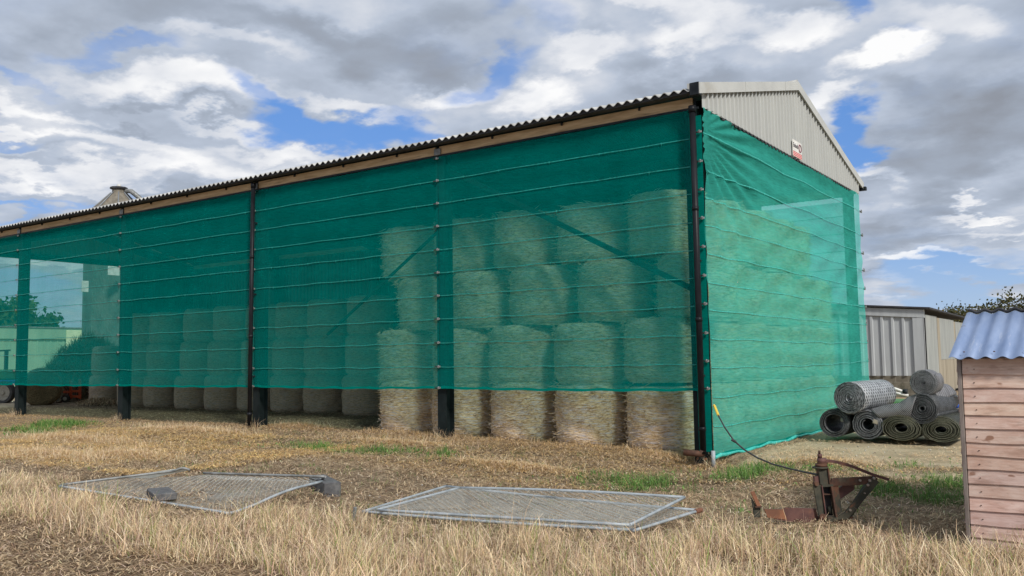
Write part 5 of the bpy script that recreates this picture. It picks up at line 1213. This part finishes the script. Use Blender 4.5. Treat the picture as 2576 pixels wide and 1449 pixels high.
# machinery under the far end
def wheel(parent, loc, c, r, w, axis_, rimmat='rim'):
    c = Vector(c); a = Vector(axis_).normalized(); m = MB(); prof_ = [(-w/2, r*.72), (-w/2, r*.93), (-w*.36, r), (w*.36, r), (w/2, r*.93), (w/2, r*.72)]
    pts = [c+a*p[0] for p in prof_]; x = a.orthogonal().normalized(); y = a.cross(x); n = 28; vs = []
    for (o_, rr), in [((p),) for p in prof_]:
        for k in range(n): t = 2*math.pi*k/n; lug = (.03*r if k % 2 else 0)*(rr > r*.95); vs.append(c+a*o_+(x*math.cos(t)+y*math.sin(t))*(rr-lug))
    fs = [(j*n+k, j*n+(k+1) % n, ((j+1) % 6)*n+(k+1) % n, ((j+1) % 6)*n+k) for j in range(6) for k in range(n)]
    t_ = m.add(vs, fs, False).build('tyre', 'rubber', parent, loc)
    m = MB(); m.tube([c-a*w*.30, c+a*w*.30], r*.70, 22); m.tube([c-a*w*.45, c+a*w*.45], r*.2, 12); m.build('rim', rimmat, parent, loc)
tq = at(8, 1014, z=0); tr2 = thing('tractor', 'green and blue tractor wheel and body at the left edge behind the net', 'tractor', (tq[0], tq[1], 0)); tl2 = tuple(tr2.location)
wc = at(8, 985, z=None, X=tq[0]); wdir = (math.sin(-.95+1.57), math.cos(-.95+1.57), 0); fw = Vector((_f[0], _f[1], 0)).normalized(); rt = Vector((_r[0], _r[1], 0)).normalized()
wc = Vector((tq[0], tq[1], .44)); wheel(tr2, tl2, wc, .48, .32, fw)
wheel(tr2, tl2, wc-rt*2.2+Vector((0, 0, .25)), .75, .4, fw)
m = MB(); Rm = Matrix((rt, fw, Vector((0, 0, 1)))).transposed(); m.box(wc+rt*-.9+fw*.6+Vector((0, 0, .75)), (2.6, .7, .45), Rm, .06); m.build('bonnet', 'green_paint', tr2, tl2)
m = MB(); m.box(wc+rt*-.6+fw*.5+Vector((0, 0, .42)), (2.6, .8, .22), Rm, .04); m.build('chassis', 'blue_plastic', tr2, tl2)
m = MB(); m.box(wc+rt*.95+fw*.3+Vector((0, 0, -.02)), (.7, .5, .10), Rm, .02); m.box(wc+rt*.9+fw*.3+Vector((0, 0, .22)), (.35, .3, .25), Rm, .02); m.build('front_weight', 'black_steel', tr2, tl2)
# red frame implement with lattice wheels
iq = at(180, 1014, z=0); im = thing('hay_tedder', 'orange red hay machine with steel wheels under the far end of the barn', 'machine', (iq[0], iq[1], 0)); il = tuple(im.location)
I3 = lambda px, py, off=0.0: Vector(CAM+ray(px, py)*(dep((iq[0], iq[1], 0))+off))
m = MB(); 
for a_, b_ in (((178, 958), (178, 1003)), ((201, 955), (201, 1003)), ((176, 984), (203, 984)), ((160, 996), (203, 998)), ((178, 970), (203, 968)), ((160, 986), (178, 986))): m.beam(I3(*a_), I3(*b_), .09, .09)
m.build('frame', 'orange_paint', im, il)
MB().tube([I3(145, 1009, -.3), I3(151, 950, -.3)], .045, 8).build('prop_rod', 'galv', im, il)
def steel_wheel(px, py, rp, n=14, off=0.1):
    c_ = I3(px, py, off); r_ = rp/FPX*dep(c_); m = MB(); rm_ = [c_+rt*r_*math.cos(t)*.85+Vector((0, 0, r_*math.sin(t)))+fw*.25*math.cos(t) for t in np.linspace(0, 2*math.pi, 25)]
    m.tube(rm_, .035, 6, False); m.tube([p-fw*.2 for p in rm_], .03, 6, False)
    for t in range(n): q_ = rm_[int(t*24/n)]; m.tube([c_, q_], .014, 5)
    m.build('wheel', 'rust', im, il)
steel_wheel(143, 988, 26); steel_wheel(228, 988, 30, 18, .6); 
c_ = I3(163, 1003, -.2); MB().tube([c_, c_+fw*.15], .16, 14).build('small_wheel', 'rubber', im, il); MB().tube([c_-fw*.02, c_+fw*.16], .08, 12).build('hub', 'white_paint', im, il)
# pole frame at the left edge
pf = at(15, 930, X=-40); th = thing('goal_frame', 'thin dark pole frame at the left edge beyond the barn', 'frame', (pf[0], pf[1], 0)); 
MB().beam((pf[0], pf[1], 0), (pf[0], pf[1], at(15, 882, X=-40)[2]), .14, .14).build('pole', 'black_steel', th, tuple(th.location))
MB().beam(at(-30, 884, X=-40), at(26, 881, X=-40), .08, .08).build('crossbar', 'black_steel', th, tuple(th.location))

# ------------------------------------------------------------------ trees
def tree(label, base, h, cr, ch, nleaf, cols, seed, leaf=.22, sparse=.55, name='leafy_tree'):
    rg = np.random.default_rng(seed); th = thing(name, label, 'tree', tuple(base), 0, None); m = MB(); tips = []
    b0 = Vector((0, 0, -.2)); top = Vector((rg.normal(0, .3), rg.normal(0, .3), h-ch*.55)); m.tube([b0, b0.lerp(top, .5)+Vector((.1, .05, 0)), top], [h*.035, h*.026, h*.016], 8)
    for k in range(26):
        t = .35+.65*rg.random(); s_ = b0.lerp(top, t); a_ = rg.random()*6.28; rr = cr*(.45+.55*rg.random()); e = Vector((math.cos(a_)*rr, math.sin(a_)*rr, h-ch+ch*rg.random()**.8)); mid = s_.lerp(e, .5)+Vector((0, 0, .12*h*rg.random()))
        m.tube([s_, mid, e], [h*.011, h*.006, h*.002], 5); tips += [e, mid.lerp(e, .5)]
    m.build('trunk', 'bark', th)
    tp = np.array([tuple(t) for t in tips]); cl = tp[rg.integers(0, len(tp), nleaf)]; rad = cr*.26*(.5+rg.random((nleaf, 1))); d = rg.normal(0, 1, (nleaf, 3)); d /= np.linalg.norm(d, axis=1)[:, None]
    P_ = cl+d*rad*rg.random((nleaf, 1))**.5*np.array([1.1, 1.1, .8]); keep = P_[:, 2] > h-ch*1.15; P_ = P_[keep]; n = len(P_)
    u = rg.normal(0, 1, (n, 3)); u /= np.linalg.norm(u, axis=1)[:, None]; w = rg.normal(0, 1, (n, 3)); w -= u*(u*w).sum(1)[:, None]; w /= np.linalg.norm(w, axis=1)[:, None]; s_ = (leaf*(.6+.8*rg.random(n)))[:, None]
    Vv = np.stack([P_-u*s_*.5, P_+w*s_*.3, P_+u*s_*.5, P_-w*s_*.3], 1).reshape(-1, 3); Ff = np.arange(n*4).reshape(-1, 4); C_ = np.repeat(pal(n, cols, .2), 4, 0)
    mkobj('crown', bigmesh('crown', Vv, Ff, C_, 'leaf'), th)
LG = [(.05, .09, .022), (.08, .13, .03), (.11, .16, .045), (.035, .06, .018)]
def tree_at(px, pytop, Yv=None, Xv=None, **kw):
    t = at(px, pytop, Y=Yv, X=Xv); tree(base=(t[0], t[1], 0), h=float(t[2]), **kw)
tree_at(35, 744, Xv=-85, label='broad green tree seen through the open far end of the barn', cr=5.2, ch=6.5, nleaf=9000, cols=LG, seed=3, leaf=.55)
tree_at(-90, 740, Xv=-85, label='green tree cut by the left edge of the picture', cr=5.5, ch=7.0, nleaf=6000, cols=LG, seed=4, leaf=.55)
LT = [(.07, .075, .03), (.11, .11, .045), (.05, .055, .025), (.15, .13, .05)]
tree_at(2515, 753, Yv=48, label='sparse leaved tree rising behind the blue roof', cr=2.9, ch=3.0, nleaf=5200, cols=LT, seed=6, leaf=.20)
tree_at(2590, 768, Yv=48, label='thin tree at the right edge behind the blue roof', cr=2.2, ch=2.6, nleaf=3000, cols=LT, seed=7, leaf=.20)
tree_at(2420, 778, Yv=50, label='small bare looking tree left of the blue roof', cr=1.5, ch=1.5, nleaf=900, cols=LT, seed=8, leaf=.18)
tree_at(2352, 780, Yv=50, label='low twiggy treetop over the dark shed roof', cr=1.3, ch=1.1, nleaf=420, cols=LT, seed=9, leaf=.18)
print('objects', len(bpy.data.objects))
